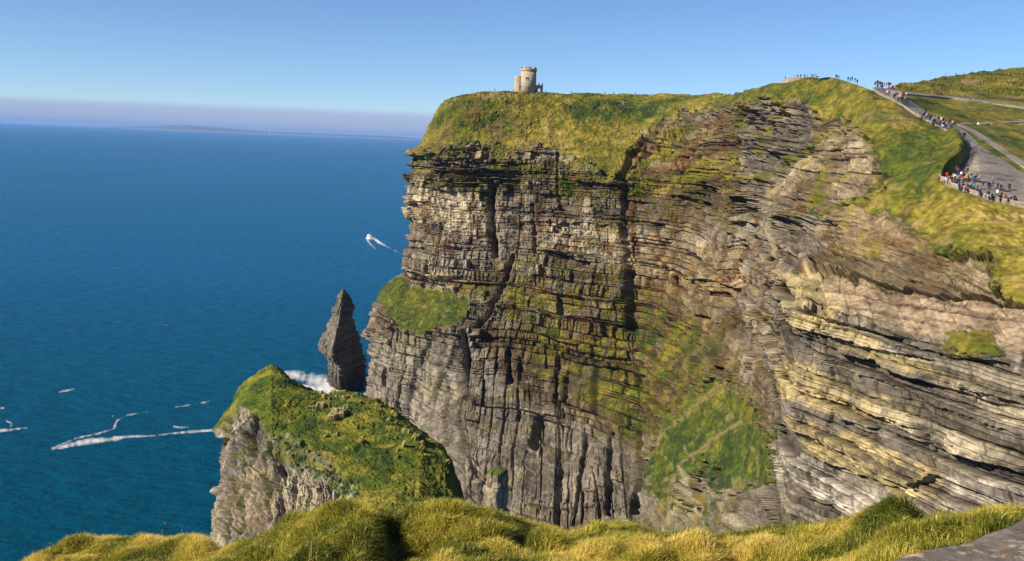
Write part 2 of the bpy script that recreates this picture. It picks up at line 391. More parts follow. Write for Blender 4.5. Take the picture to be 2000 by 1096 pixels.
# named cracks, gullies and overhangs
for pts, w, dp in [([(962, 372), (958, 420), (966, 500)], 6, 9), ([(1000, 500), (985, 560), (955, 610), (930, 640)], 4, 6), ([(908, 655), (912, 700), (900, 755)], 7, 10),
                   ([(1228, 535), (1226, 640)], 7, 10), ([(1048, 812), (1044, 868)], 6, 12), ([(1215, 350), (1235, 300), (1275, 262)], 6, 6), ([(1222, 355), (1218, 470), (1228, 540)], 5, 5),
                   ([(868, 760), (872, 860), (868, 870)], 3, 5), ([(993, 690), (998, 745)], 4, 6), ([(1015, 700), (1017, 740)], 3, 5), ([(1112, 730), (1106, 790)], 3, 5),
                   ([(900, 760), (895, 860), (885, 900)], 3, 6), ([(1098, 800), (1090, 950), (1080, 1010)], 3, 3.5), ([(1145, 820), (1130, 960), (1120, 1010)], 3, 4), ([(1195, 850), (1190, 1010)], 4, 5),
                   ([(728, 730), (720, 765)], 4, 6), ([(865, 660), (868, 735)], 4, 4), ([(1255, 880), (1240, 1000)], 4, 8), ([(1480, 640), (1478, 730)], 4, 5), ([(1378, 940), (1372, 975)], 3, 4),
                   ([(1395, 945), (1392, 980)], 3, 4), ([(1040, 400), (1045, 500)], 3, 3), ([(1330, 590), (1320, 680)], 6, 5), ([(890, 300), (870, 330)], 4, 3), 
                   ([(1608, 690), (1606, 660)], 2, 2), ([(1810, 850), (1815, 880)], 3, 3), ([(2000, 690), (1996, 730)], 4, 5), ([(1900, 700), (1897, 800)], 2, 1.6)]:
    disp += crack(PX, PY, pts, w, dp)
for pts, h, a in [([(1560, 602), (1620, 626), (1720, 652), (1765, 660)], 26, 3.2), ([(1752, 668), (1800, 680), (1850, 692)], 16, 2.6), ([(1600, 643), (1700, 678), (1830, 705)], 20, 1.9), ([(1640, 690), (1720, 706), (1775, 738), (1822, 748)], 18, 2.6),
                  ([(1830, 690), (1880, 700), (1975, 708)], 14, 2.2), ([(1545, 640), (1570, 652), (1600, 640)], 16, 1.2), ([(1545, 760), (1620, 782), (1720, 812), (1800, 842)], 22, 1.6), ([(1640, 815), (1760, 850), (1880, 890), (2000, 925)], 24, 1.8),
                  ([(1590, 895), (1660, 918), (1700, 935), (1745, 952)], 22, 2.4), ([(1880, 760), (1940, 770), (2000, 788)], 14, 1.5), ([(1780, 955), (1830, 935), (1850, 925)], 16, 3), ([(1660, 725), (1740, 745), (1800, 775), (1880, 810), (2000, 850)], 16, 1.2),
                  ([(1115, 352), (1190, 362), (1225, 364)], 14, 4), ([(1530, 560), (1640, 572), (1760, 596), (1880, 615), (2000, 632)], 7, .8), ([(1560, 585), (1680, 606), (1800, 630), (1840, 640)], 6, .7), ([(1640, 548), (1760, 578), (1900, 600)], 4, .6), ([(1570, 530), (1680, 551), (1800, 573), (1960, 597)], 9, 3.2), ([(795, 303), (842, 305)], 7, 6), ([(830, 318), (900, 322), (1000, 340)], 12, 3), ([(1420, 382), (1480, 392)], 10, 4), ([(1500, 418), (1570, 436)], 12, 4),
                  ([(1330, 545), (1400, 545), (1460, 570)], 12, 3.5), ([(1050, 485), (1140, 498)], 10, 3), ([(1055, 655), (1140, 680)], 12, 4), ([(1010, 430), (1200, 440)], 8, 2), ([(1400, 440), (1460, 470)], 8, 3), ([(1040, 812), (1120, 840)], 8, 2.5),
                  ([(1300, 380), (1400, 395)], 8, 2.5), ([(1700, 255), (1660, 250)][::-1], 6, 1)]:
    disp += ledge(PX, PY, pts, h, a)
# small grass cornice where turf ends over rock
Pd = P + N * disp[..., None]
Pd[..., 2] -= .35 * paved
Pd[..., 2] -= 2.6 * paved * np.exp(-(polydist(PX, PY, [(1880, 330), (1862, 336), (1842, 345)], False) / 27.0) ** 2)
bd = polydist(PX, PY, [(1862, 268), (1876, 292), (1872, 306), (1850, 326), (1822, 342)], False); Pd[..., 2] += 2.6 * np.exp(-(bd / 13.0) ** 2) * (1 - paved)
# keep the crest line where it was
cr = np.clip(1 - (PY - SKY(PX)) / 10, 0, 1); Pd[..., 2] -= 0
N2 = normals(Pd); upn = blur2(N2[..., 2], 1)
print('headland colour')
noi = fbm(x / 3, y / 3, z / 3, 70, 4); noi2 = fbm(x / 14, y / 14, z / 10, 71, 4); fine = vn(x * 1.3, y * 1.3, z * 1.3, 72)
def mixc(c, key, m): return c + (C[key] - c) * np.clip(m, 0, 1)[..., None]
col = np.zeros(P.shape) + C['grey']
tone = np.clip(tone * .65 + tonef * .35, 0, 1)
col = mixc(col, 'lgrey', sstep(.3, .8, tone) * .8)
col = mixc(col, 'pale', sstep(.75, 1, tone) * .5 + sstep(.6, 1, blk) * .3)
col = mixc(col, 'dgrey', sstep(.2, .8, noi2) * .6)
col = mixc(col, 'brown', sstep(.1, .8, fbm(x / 9, y / 9, z / 9, 73, 3)) * .6)
# named stretches of rock
A = [([(785, 345), (960, 365), (975, 470), (900, 460), (790, 440)], 'cream', .75), ([(790, 295), (840, 300), (830, 345), (790, 345)], 'pale', .5), ([(800, 445), (900, 460), (975, 560), (900, 560), (790, 530)], 'lgrey', .5),
     ([(785, 520), (880, 540), (905, 590), (800, 560)], 'pale', .7), ([(1040, 425), (1240, 440), (1235, 520), (1120, 500), (1040, 480)], 'pale', .7), ([(960, 350), (1060, 360), (1050, 520), (970, 520)], 'lgrey', .4),
     ([(1230, 470), (1460, 480), (1455, 600), (1240, 560)], 'tan', .5), ([(1290, 540), (1460, 545), (1450, 600), (1340, 600)], 'ochre', .45), ([(1390, 530), (1460, 520), (1460, 570), (1400, 575)], 'orange', .5),
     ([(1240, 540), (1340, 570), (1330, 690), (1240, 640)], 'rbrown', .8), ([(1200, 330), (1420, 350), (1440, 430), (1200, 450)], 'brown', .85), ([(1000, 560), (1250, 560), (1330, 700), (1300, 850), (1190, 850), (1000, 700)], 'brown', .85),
     ([(1350, 600), (1450, 600), (1440, 720), (1350, 720)], 'tan', .35), ([(1040, 600), (1130, 600), (1150, 700), (1050, 680)], 'pale', .35), ([(1440, 380), (1620, 430), (1600, 530), (1530, 800), (1450, 760), (1440, 560)], 'lgrey', .6),
     ([(1350, 400), (1460, 420), (1460, 480), (1350, 470)], 'lgrey', .5)]
for poly, key, s in A:
    col = mixc(col, key, R(poly, 14, J2) * s * sstep(-1.0, .3, noi + .6 * (blk - .5)))
col = mixc(col, 'white', R([(785, 380), (940, 385), (960, 460), (1000, 470), (1030, 520), (850, 450)], 16, J2) * sstep(.1, .7, noi) * .6)
col = mixc(col, 'grey', lower * .85); col = mixc(col, 'dgrey', lower * sstep(.1, .7, noi2) * .55); col = mixc(col, 'lgrey', lower * sstep(.15, .8, noi2 * -1 + .3 * noi) * .35)
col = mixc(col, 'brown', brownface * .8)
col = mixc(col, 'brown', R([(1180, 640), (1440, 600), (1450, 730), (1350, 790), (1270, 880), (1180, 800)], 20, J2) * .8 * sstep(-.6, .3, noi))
col = mixc(col, 'lgrey', R([(705, 640), (860, 660), (900, 760), (850, 860), (700, 770)], 20, J2) * .45)
col = mixc(col, 'dgrey', hollow * (.35 + .5 * sstep(-.2, .6, noi))); col = mixc(col, 'tan', hollow * sstep(.3, .9, -noi2) * .4)
col = mixc(col, 'tan', scree * .45); col = col + (np.array([.13, .10, .062]) - col) * (scree * sstep(-.5, .3, noi2) * .6)[..., None]; col = mixc(col, 'dgrey', scree * sstep(.15, .6, fbm(x / 3, y / 3, z / 1.5, 86, 4)) * .5); col = mixc(col, 'brown', scree * sstep(.2, .8, noi2) * .4); col = mixc(col, 'lgrey', scree * sstep(.2, .9, noi) * .4)
col = mixc(col, 'tan', R([(1620, 440), (1700, 400), (1800, 450), (1930, 560), (1960, 600), (1620, 540)], 12, J2) * .4)
col = mixc(col, 'brown', streakz * .8); stg = streakz * sstep(-.15, .25, stk + .5 * stk2 + .15 * fine)
col = mixc(col, 'orange', streakz * sstep(.35, .6, -stk) * .35)
col = mixc(col, 'pale', scree * sstep(.15, .6, stk) * .45); col = mixc(col, 'brown', scree * sstep(.1, .5, -stk) * .5)
scg = scree * sstep(.05, .45, fbm(x / 6, y / 6, z / 12, 98, 4) - .15) * (PY < 520); 
col = mixc(col, 'brown', R([(1700, 470), (1760, 460), (1850, 500), (1900, 540), (1800, 520), (1740, 490)], 8, J2) * .5)
bk_ = scree * region(PX, PY, [(1590, 500), (1700, 505), (1800, 520), (1900, 555), (1965, 600), (1800, 577), (1680, 553), (1570, 530)], 7, J)
col = col + (np.array([.085, .064, .040]) - col) * (bk_ * .75)[..., None]
# near wall: ochre and grey beds
nb = nearwall * rock
col = mixc(col, 'grey', nb * .8); col = col + (np.array([.17, .14, .095]) - col) * (nb * sstep(-.2, .5, fbm(x / 7, y / 7, z / 3, 130, 4)) * .7)[..., None]
for poly, key, s in [([(1530, 590), (1640, 625), (1760, 690), (1850, 730), (1900, 760), (1720, 700), (1600, 660), (1535, 640)], 'ochre', .85), ([(1520, 690), (1620, 735), (1760, 790), (1830, 830), (1740, 830), (1620, 800), (1520, 770)], 'ochre', 1.0),
                     ([(1540, 820), (1700, 860), (1850, 920), (1850, 980), (1740, 965), (1640, 920), (1560, 880)], 'ochre', .95), ([(1700, 780), (1850, 830), (2000, 890), (2000, 940), (1880, 890), (1720, 820)], 'pale', .7),
                     ([(1510, 870), (1600, 900), (1740, 960), (1700, 1030), (1560, 960), (1510, 930)], 'white', .75), ([(1620, 640), (1800, 760), (1900, 850), (1700, 790), (1600, 720)], 'dgrey', .3),
                     ([(1860, 930), (2120, 960), (2120, 1010), (1850, 1000)], 'white', .5), ([(1880, 700), (2120, 740), (2120, 880), (1880, 800)], 'pale', .45), ([(1505, 930), (1560, 950), (1640, 1040), (1505, 1040)], 'dgrey', .3)]:
    col = mixc(col, key, R(poly, 7, J) * s * nb * sstep(-1.1, .2, noi))
col = mixc(col, 'dgrey', nb * sstep(.5, .9, tone) * sstep(-.4, .3, noi2) * .6); col = mixc(col, 'dgrey', nb * sstep(.72, .8, tonef) * .45); col = mixc(col, 'lgrey', nb * sstep(.25, .15, tonef) * .4)
col = mixc(col, 'ochre', slab * (1 - turf) * sstep(1760, 1560, PX + 60 * noi2) * .8); col = mixc(col, 'pink', slab * (1 - turf) * sstep(1600, 1750, PX + 60 * noi2) * .2); col = col + (np.array([.235, .175, .115]) - col) * (slab * (1 - turf) * sstep(1580, 1720, PX + 50 * noi2) * .9)[..., None]; col = mixc(col, 'brown', slab * (1 - turf) * sstep(.2, .7, fbm(x / 10, y / 4, z, 84, 4)) * .5)
col = mixc(col, 'tan', slab * sstep(.1, .8, noi2) * .25); col = mixc(col, 'brown', slab * sstep(.15, .5, fbm(x / 9, y / 2.5, z / .5, 85, 4)) * .3); col = mixc(col, 'dgrey', slab * sstep(.5, .8, noi) * .3)
col = col * (1 + .38 * fine + .3 * noi)[..., None] * (.75 + .5 * blk)[..., None]
st1 = fbm(x / 11, y / 11, z / 5, 120, 4); st2 = fbm(x / 4, y / 4, z / 9, 121, 4)
upf = rock * (1 - slab) * (1 - nearwall) * (1 - lower) * (1 - hollow) * (1 - scree * .6) * sstep(930, 860, PY)
col = col + (C['ochre'] * .9 - col) * (upf * sstep(.1, .55, st1) * .6)[..., None]; col = col + (C['rbrown'] - col) * (upf * sstep(.0, .4, -st2) * .75)[..., None]
col = col + (C['orange'] * .8 - col) * (upf * sstep(.45, .75, st2) * R([(1100, 420), (1480, 440), (1460, 640), (1240, 620)], 40, J2) * .7)[..., None]
col = col + (C['brown'] - col) * (lower * sstep(.1, .5, st2) * .35)[..., None]; col = col + (C['pale'] * .8 - col) * (lower * sstep(.25, .6, -st2) * .35)[..., None]
col = col + (C['moss'] * 1.3 - col) * (lower * sstep(.3, .6, st1) * .35)[..., None]
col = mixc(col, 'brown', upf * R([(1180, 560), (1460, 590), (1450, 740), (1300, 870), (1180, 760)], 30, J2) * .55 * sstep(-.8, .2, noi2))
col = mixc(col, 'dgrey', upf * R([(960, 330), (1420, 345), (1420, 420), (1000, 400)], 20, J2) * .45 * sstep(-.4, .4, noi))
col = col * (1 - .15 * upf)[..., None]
# moss and ledge turf
mossz = R([(1000, 500), (1250, 540), (1340, 640), (1420, 740), (1290, 860), (1250, 900), (1190, 830), (1060, 720), (1010, 620)], 30, J2) * .95 + R([(1180, 330), (1440, 340), (1440, 440), (1300, 430), (1180, 480)], 20, J2) * .45 \
      + R([(795, 290), (1220, 320), (1210, 410), (950, 390), (790, 350)], 12, J2) * .85 + R([(900, 540), (1010, 480), (1050, 640), (920, 620)], 15, J2) * .5 + R([(1150, 620), (1430, 620), (1430, 740), (1280, 870), (1180, 820)], 22, J2) * .5 + R([(1260, 900), (1440, 960), (1430, 1040), (1250, 1040)], 10) * .45 + R([(1420, 740), (1520, 700), (1510, 830), (1440, 800)], 10) * .4
mossz = np.clip(mossz, 0, 1)
led = sstep(.35, .7, upn) * (.25 + .75 * mossz) * (1 - nearwall * .75) * (1 - lower * (1 - mossz) * .8) * rock * (1 - slab) * (1 - scree * .7)
mm = np.clip(led * sstep(-.6, .2, noi2 + .3) + mossz * rock * sstep(-.15, .3, .6 * noi2 + .7 * noi + .25 * fine), 0, 1)
gc = grass_col(P, 3.0, 80, -.12); gc = gc + (C['brown'] - gc) * (sstep(-.1, .5, fbm(x / 4, y / 4, z / 4, 82, 3)) * .75)[..., None]
col = col + (gc * .9 - col) * mm[..., None]; col = col + (grass_col(P, 4, 99, .15) - col) * np.clip(scg * .75 + stg * .9 + rimm * rock * .8, 0, 1)[..., None]
# turf
gt = grass_col(P, 6.0, 90, -.10 + .22 * R([(1000, 230), (1250, 230), (1240, 330), (1100, 310), (1000, 290)], 30, J2) + .18 * (PX > 1650) * (PY > 380) + .15 * R([(1780, 180), (2130, 190), (2130, 330), (1900, 260)], 10))
gt = gt + (grass_col(P, 3.0, 95, -.55) - gt) * np.clip(gully * (.35 + .65 * sstep(760, 880, PY)) + terrace * .85 + R([(1700, 260), (1880, 270), (1890, 300), (1840, 340), (1760, 390), (1720, 340)], 14, J2) * .55, 0, 1)[..., None]
bare = R([(930, 180), (1010, 184), (980, 192), (940, 190)], 3) * .8 + R([(1870, 158), (1890, 150), (1915, 163), (1880, 165)], 2, J * .3) * .8 + R([(1690, 225), (1790, 225), (1790, 243), (1700, 245)], 8) * .35 + R([(1640, 248), (1700, 256), (1690, 266), (1640, 262)], 3, J * .4) * .9 \
     + sstep(.55, .9, fbm(x / 12, y / 12, z / 12, 97, 4)) * .5 * (PY < 330) * (PX < 1450)
gt = gt + (C['tan'] * .8 - gt) * np.clip(bare, 0, 1)[..., None] * .9
gt = gt + (C['brown'] * 1.5 - gt) * (R([(860, 190), (1010, 195), (1020, 300), (830, 300)], 30, J2) * .6 * sstep(-.2, .4, noi2 + .5 * noi))[..., None]
gt = gt * (1 + gully[..., None] * np.array([-.12, -.06, -.1]))
gt = gt + (C['grey'] - gt) * (R([(870, 265), (1010, 270), (1100, 300), (1000, 320), (860, 310)], 10, J2) * .8 * sstep(-.1, .5, noi2 + noi * .3))[..., None]
# eroded tracks in the gully
for pts in [[(1250, 910), (1300, 840), (1360, 790), (1420, 745)], [(1300, 960), (1340, 900), (1400, 850), (1450, 825)]]:
    dd = polydist(PX, PY, pts, False); gt = gt + (C['tan'] * .8 - gt) * (np.exp(-((dd + 4 * noi) / 4) ** 2) * .6)[..., None]
stee = sstep(.55, .2, upn) * flat * (PY < 420) * sstep(0, .5, noi)
gt = gt + (C['brown'] - gt) * (stee * .6)[..., None]
gt = gt + (C['brown'] - gt) * (sstep(.25, .75, fbm(x / 2.5, y / 2.5, z / 2.5, 83, 3)) * .45 * flat)[..., None]
spk = fbm(x / 1.1, y / 1.1, z / 1.1, 87, 3); gt *= (1 + .45 * spk + .3 * noi)[..., None] * .92; gt = gt + (C['tan'] * .8 - gt) * (sstep(.35, .75, fbm(x / 5, y / 5, z / 3, 88, 4)) * .5)[..., None]
col = col + (gt - col) * (turf * (1 - .0))[..., None]
for pts, w in [([(1115, 190), (1150, 205), (1190, 232)], 2.0), ([(1080, 195), (1130, 215)], 1.5)]:
    dd = polydist(PX, PY, pts, False); col = col + (C['dgreen'] - col) * (np.exp(-(dd / w) ** 2) * .8)[..., None]
col = np.clip(col, .01, .8)
HC = col
MT_CLIFF = mat_terrain('cliff_rock_and_turf', .9, .55, .5, .30)
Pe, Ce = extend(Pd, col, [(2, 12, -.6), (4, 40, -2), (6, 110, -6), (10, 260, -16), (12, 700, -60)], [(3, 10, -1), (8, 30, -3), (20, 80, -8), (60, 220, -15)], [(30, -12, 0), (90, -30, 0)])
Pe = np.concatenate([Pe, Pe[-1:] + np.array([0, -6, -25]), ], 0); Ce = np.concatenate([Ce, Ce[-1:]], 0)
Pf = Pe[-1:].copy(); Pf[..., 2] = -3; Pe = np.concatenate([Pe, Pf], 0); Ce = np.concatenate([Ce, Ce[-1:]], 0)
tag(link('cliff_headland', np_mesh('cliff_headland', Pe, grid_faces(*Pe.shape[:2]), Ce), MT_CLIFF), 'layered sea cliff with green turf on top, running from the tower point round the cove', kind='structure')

def sunk(px, py):
    return 2.2 * np.exp(-(polydist(np.asarray(px, float), np.asarray(py, float), [(1880, 330), (1862, 336), (1842, 345)], False) / 20.0) ** 2) * sstep(346, 328, np.asarray(py, float))
def ground(px, py, lift=0.0):
    """point on the smooth headland surface"""
    p = unproj(np.array([float(px)]), np.array([float(py)]), Dhead(np.array([float(px)]), np.array([float(py)])))[0]
    p[2] += lift; return p

exec_parts = []
# ================================================================= NEAR GRASSY OUTCROP
print('outcrop')
OT = curve([(418, 842), (424, 836), (440, 812), (455, 795), (462, 775), (472, 758), (490, 742), (510, 728), (530, 719), (545, 724), (560, 738), (585, 752), (610, 764), (640, 770), (665, 762), (700, 766), (735, 778), (755, 795), (785, 815), (820, 838), (850, 868), (868, 890), (872, 915), (884, 930), (896, 955), (912, 990), (925, 1040)])
OL = curve([(700, 470), (760, 462), (800, 448), (830, 424), (842, 418), (855, 420), (870, 432), (880, 430), (905, 426), (940, 424), (960, 418), (1000, 420), (1040, 416), (1130, 410)])
OK = {400: [(835, 222), (900, 205), (1000, 190), (1130, 176)], 470: [(760, 232), (810, 216), (900, 200), (1130, 168)], 530: [(719, 240), (800, 214), (900, 192), (1130, 160)], 620: [(766, 232), (840, 208), (930, 184), (1130, 156)],
      720: [(770, 228), (850, 206), (940, 182), (1130, 150)], 820: [(838, 212), (890, 198), (960, 180), (1130, 150)], 930: [(1000, 182), (1040, 176), (1080, 168), (1130, 158)]}
okx = np.array(sorted(OK))
def Dout(PX, PY):
    xx = np.clip(PX, 400, 930)
    py = [np.interp(xx, okx, [OK[k][r][0] for k in okx]) for r in range(4)]; iv = [np.interp(xx, okx, [1 / OK[k][r][1] for k in okx]) for r in range(4)]
    out = iv[0] + 0 * PY
    for r in range(3):
        t = (PY - py[r]) / (py[r + 1] - py[r]); out = np.where(PY >= py[r], iv[r] + t * (iv[r + 1] - iv[r]), out)
    D = 1 / out
    d = np.clip((PX - OL(PY)) / 45.0, 0, 1); e = np.clip((PY - OT(PX)) / 40.0, 0, 1)
    return D + 12 * (1 - np.sqrt(np.clip(1 - (1 - d) ** 2, 0, 1))) + 9 * (1 - np.sqrt(np.clip(1 - (1 - e) ** 2, 0, 1)))
nx, ny = 520, 400
s = np.linspace(0, 1, nx)[None, :]; t = np.linspace(0, 1, ny)[:, None]
PX = 412 + s * (925 - 412) + 0 * t; PY = OT(PX) + t * (1125 - OT(PX)); PX = PX + np.clip(OL(PY) - 412, 0, 99) * (1 - s) ** 3
PY = OT(PX) + t * (1125 - OT(PX))
P = unproj(PX, PY, Dout(PX, PY)); N = normals(blur2(P, 5)); N[..., 2] *= .5; N /= np.linalg.norm(N, axis=-1, keepdims=True)
x, y, z = P[..., 0], P[..., 1], P[..., 2]
J = 7 * fbm(PX / 18, PY / 18, PX * 0, 111, 4); J2 = 16 * fbm(PX / 40, PY / 30, PX * 0, 131, 4)
rk = np.clip(R([(405, 850), (430, 835), (470, 800), (505, 805), (520, 850), (510, 885), (560, 905), (600, 930), (680, 975), (700, 1140), (400, 1140)], 5), 0, 1)
rk2 = np.clip(R([(505, 850), (560, 850), (640, 900), (700, 950), (690, 1000), (560, 940), (510, 890)], 8) * .75, 0, 1)
u = x + y * .2
v1 = np.abs(vn(u / 3.2, z / 16, y / 20, 141)); v2 = np.abs(vn(u / 1.3, z / 6, y / 12, 142))
off, tone, blk = strata(P, 9)
Pq = P * 4.0; of2, tn2, bk2 = strata(Pq, 19)
v4 = np.abs(vn(u / .6, z / 3.5, y / 5, 143))
disp = rk * (.22 * of2 + columns(u, z, 7, 144, 2.4, 2.2, .45, 2.0) + columns(u, z, 2.4, 146, .7, .8, .25, 2.5) + columns(u, z, .9, 147, .4, .25, .12, 3.0) + off * .4 + 1.0 * fbm(x / 5, y / 5, z / 12, 150, 3) + .22 * fbm(x / .9, y / .9, z / 1.2, 151, 3)) + rk2 * 1.0 * fbm(x / 1.6, y / 1.6, z / 1.6, 152, 3)
rockbits = sstep(.40, .62, fbm(x / 2.2, y / 2.2, z / 2.2, 160, 4)) * R([(600, 790), (640, 765), (760, 800), (790, 850), (900, 900), (860, 930), (740, 880), (650, 860)], 25, J2) * (1 - rk)
tf = (1 - rk)
disp += tf * (1.0 * fbm(x / 7, y / 7, z / 7, 161, 3) + .32 * np.abs(fbm(x / 1.5, y / 1.5, z / 1.5, 162, 3)) + .12 * vn(x / .4, y / .4, z / .4, 163)) + rockbits * 1.3
for pts, w, dp in [([(478, 845), (482, 885), (476, 905)], 7, 5), ([(545, 905), (520, 950), (515, 990)], 4, 3), ([(496, 810), (490, 840)], 4, 3), ([(455, 880), (450, 960), (440, 1010)], 4, 2.5), ([(525, 860), (530, 900)], 4, 2.5)]: disp += crack(PX, PY, pts, w, dp)
Pd = P + N * disp[..., None]
noi = fbm(x / 1.6, y / 1.6, z / 1.6, 170, 4); noi2 = fbm(x / 6, y / 6, z / 6, 171, 4); fine = vn(x * 3, y * 3, z * 3, 172)
col = np.zeros(P.shape) + C['lgrey']; col = mixc(col, 'grey', sstep(-.2, .7, noi2)); col = mixc(col, 'pale', sstep(.1, .8, -noi2 + .3 * noi) * .8); col = mixc(col, 'tan', R([(440, 930), (500, 900), (560, 960), (500, 1040), (440, 1040)], 10, J2) * .45)
col = mixc(col, 'ochre', sstep(.3, .7, fbm(x / 2.4, y / 2.4, z / 8, 173, 3)) * .5); col = mixc(col, 'pale', R([(540, 905), (600, 935), (670, 975), (560, 1000), (530, 950)], 6) * .7)
col *= (1 + .35 * fine + .3 * noi)[..., None] * (.62 + .42 * bk2)[..., None] * np.array([.93, .94, .97])
upn = blur2(normals(Pd)[..., 2], 1)
g = grass_col(P, 2.2, 180, -.5); g = g + (grass_col(P, 2.0, 185, .2) - g) * sstep(.1, .6, noi2)[..., None] * .6
g = g * 1.15 * (1 + .3 * fine + .25 * fbm(x / .8, y / .8, z / .8, 186, 3))[..., None]
rm = np.clip(rk + rk2 * sstep(-.3, .3, noi), 0, 1) * (1 - sstep(.72, .92, upn) * .75)
col = g + (col - g) * rm[..., None]
col = col + (C['ochre'] * .9 - col) * (rockbits * .8)[..., None]
MT_OUT = mat_terrain('outcrop_rock_and_turf', 2.2, .6, .25, .3)
Pe, Ce = extend(Pd, np.clip(col, .01, .8), [(.3, 1.5, -.6), (1, 5, -3), (2, 11, -10), (3, 20, -35), (3, 24, -140)], [(1, 3, -.5), (3, 9, -2), (8, 22, -6), (14, 30, -10)], [(2, 1, -3), (5, 2, -10), (7, 2, -40), (8, 2, -140)])
Pf = Pe[-1:].copy(); Pf[..., 2] = -3; Pe = np.concatenate([Pe, Pf], 0); Ce = np.concatenate([Ce, Ce[-1:]], 0)
tag(link('grassy_outcrop', np_mesh('grassy_outcrop', Pe, grid_faces(*Pe.shape[:2]), Ce), MT_OUT), 'green topped rocky promontory rising above the sea in front of the main cliff', kind='structure')

# ================================================================= ROCK STACKS (closed, all the way round)
def stack(name, D, prof, zb, seed, amp, mat, colf, na=220, nh=260, ratio=2.0, ex=1.1, rf=.75):
    """prof: (py, left px, right px) from the top down"""
    prof = np.array(prof, float); tt = np.linspace(0, 1, nh)
    pyq = prof[0, 0] + tt * (prof[-1, 0] - prof[0, 0])
    Lx = np.interp(pyq, prof[:, 0], prof[:, 1]); Rx = np.interp(pyq, prof[:, 0], prof[:, 2])
    A = unproj(Lx, pyq, np.full(nh, D)); B = unproj(Rx, pyq, np.full(nh, D))
    cx = (A[:, 0] + B[:, 0]) / 2; rr = np.abs(B[:, 0] - A[:, 0]) / 2; zz = (A[:, 2] + B[:, 2]) / 2
    if zb is not None: zz = zz[0] + (zz - zz[0]) * (zz[0] - zb) / (zz[0] - zz[-1])
    th = np.linspace(0, 2 * math.pi, na, endpoint=False)
    # squarish fin section with one sharp front arris
    c, s_ = np.cos(th), np.sin(th); sup = 1.0 / (np.abs(c) ** ex + np.abs(s_) ** ex) ** (1 / ex)
    X = cx[:, None] + rr[:, None] * (sup * c)[None]; Y = D + rr[:, None] * (sup * s_)[None] * ratio; Z = zz[:, None] + 0 * X
    P = np.stack([X, Y, Z], -1)
    o, tone, blk = strata(P, seed)
    rad = np.stack([c, s_, 0 * c], -1)[None] + 0 * P
    taper = np.clip(rr / (rr.max() * .5), .25, 1)[:, None]
    vv = np.abs(vn(X / (amp * 2.6), Z / (amp * 11), Y / (amp * 3), seed + 5))
    d = amp * rf * taper * (.8 * o - 1.1 * np.exp(-(vv / .12) ** 2) + .9 * fbm(X / (amp * 3), Y / (amp * 3), Z / (amp * 5), seed + 6, 4))
    P = P + rad * d[..., None]
    top = P[0].mean(0) + np.array([0, 0, .3])
    cols = colf(P, tone, blk)
    V = np.concatenate([P.reshape(-1, 3), top[None]]); cv = np.concatenate([cols.reshape(-1, 3), cols[0, :1]])
    i = np.arange(nh * na).reshape(nh, na); j = np.roll(i, -1, 1)
    F = np.stack([i[:-1], i[1:], j[1:], j[:-1]], -1).reshape(-1, 4)
    Ft = np.stack([np.full(na, nh * na), i[0], j[0], j[0]], -1)
    me = np_mesh(name, V, F, cv)
    bm = bmesh.new(); bm.from_mesh(me); bm.verts.ensure_lookup_table()
    for k in range(na): bm.faces.new((bm.verts[nh * na], bm.verts[int(i[0, k])], bm.verts[int(j[0, k])]))
    bmesh.ops.recalc_face_normals(bm, faces=bm.faces); bm.to_mesh(me); bm.free()
    return link(name, me, mat)

def col_stack(P, tone, blk):
    x, y, z = P[..., 0], P[..., 1], P[..., 2]; n1 = fbm(x / 4, y / 4, z / 4, 200, 4)
    c = np.zeros(P.shape) + C['grey']; c = mixc(c, 'lgrey', sstep(-.2, .8, tone - .3 + n1 * .4) * .6); c = mixc(c, 'pale', sstep(.3, .8, n1) * .35)
    c = mixc(c, 'dgrey', sstep(-.5, .5, n1) * .5); c = mixc(c, 'dgrey', sstep(16, 7, z) * .7); c = mixc(c, 'moss', sstep(54, 62, z) * .7 * sstep(-.4, .2, n1)); c = mixc(c, 'olive', sstep(.3, .7, -n1) * .4)
    return c * (1 + .3 * vn(x, y, z, 201))[..., None]
sm = stack('sea_stack', 633.0, [(564, 669, 673), (572, 664, 679), (582, 658, 685), (600, 652, 691), (620, 647, 693), (640, 640, 695), (655, 634, 698), (675, 626, 702), (690, 621, 706), (700, 624, 710), (712, 636, 714), (735, 640, 714), (762, 640, 712), (775, 636, 714)], -2.0, 3, 1.6, MT_CLIFF, col_stack, rf=.85)
tag(sm, 'tall pointed rock stack standing alone in the sea off the cliff point', kind='structure')
def col_pil(P, tone, blk):
    x, y, z = P[..., 0], P[..., 1], P[..., 2]; n1 = fbm(x / 1.5, y / 1.5, z / 1.5, 210, 4)
    c = np.zeros(P.shape) + C['lgrey']; c = mixc(c, 'grey', sstep(-.2, .6, n1)); c = mixc(c, 'ochre', sstep(.1, .6, fbm(x, y, z, 211, 3)) * .7)
    top = P[0, 0, 2]; c = mixc(c, 'green', sstep(top - 1.3, top - .4, z) * .9)
    return c * (1 + .3 * vn(x * 3, y * 3, z * 3, 212))[..., None]
sp = stack('rock_pillar', 190.0, [(916, 956, 990), (919, 952, 993), (940, 949, 996), (960, 945, 993), (985, 946, 992), (1060, 938, 1000), (1130, 930, 1010)], None, 6, .50, MT_OUT, col_pil, 200, 260, ratio=1.1, ex=1.5, rf=.75)
tag(sp, 'small lichen spotted rock pillar with a green cap below the main cliff', kind='structure')

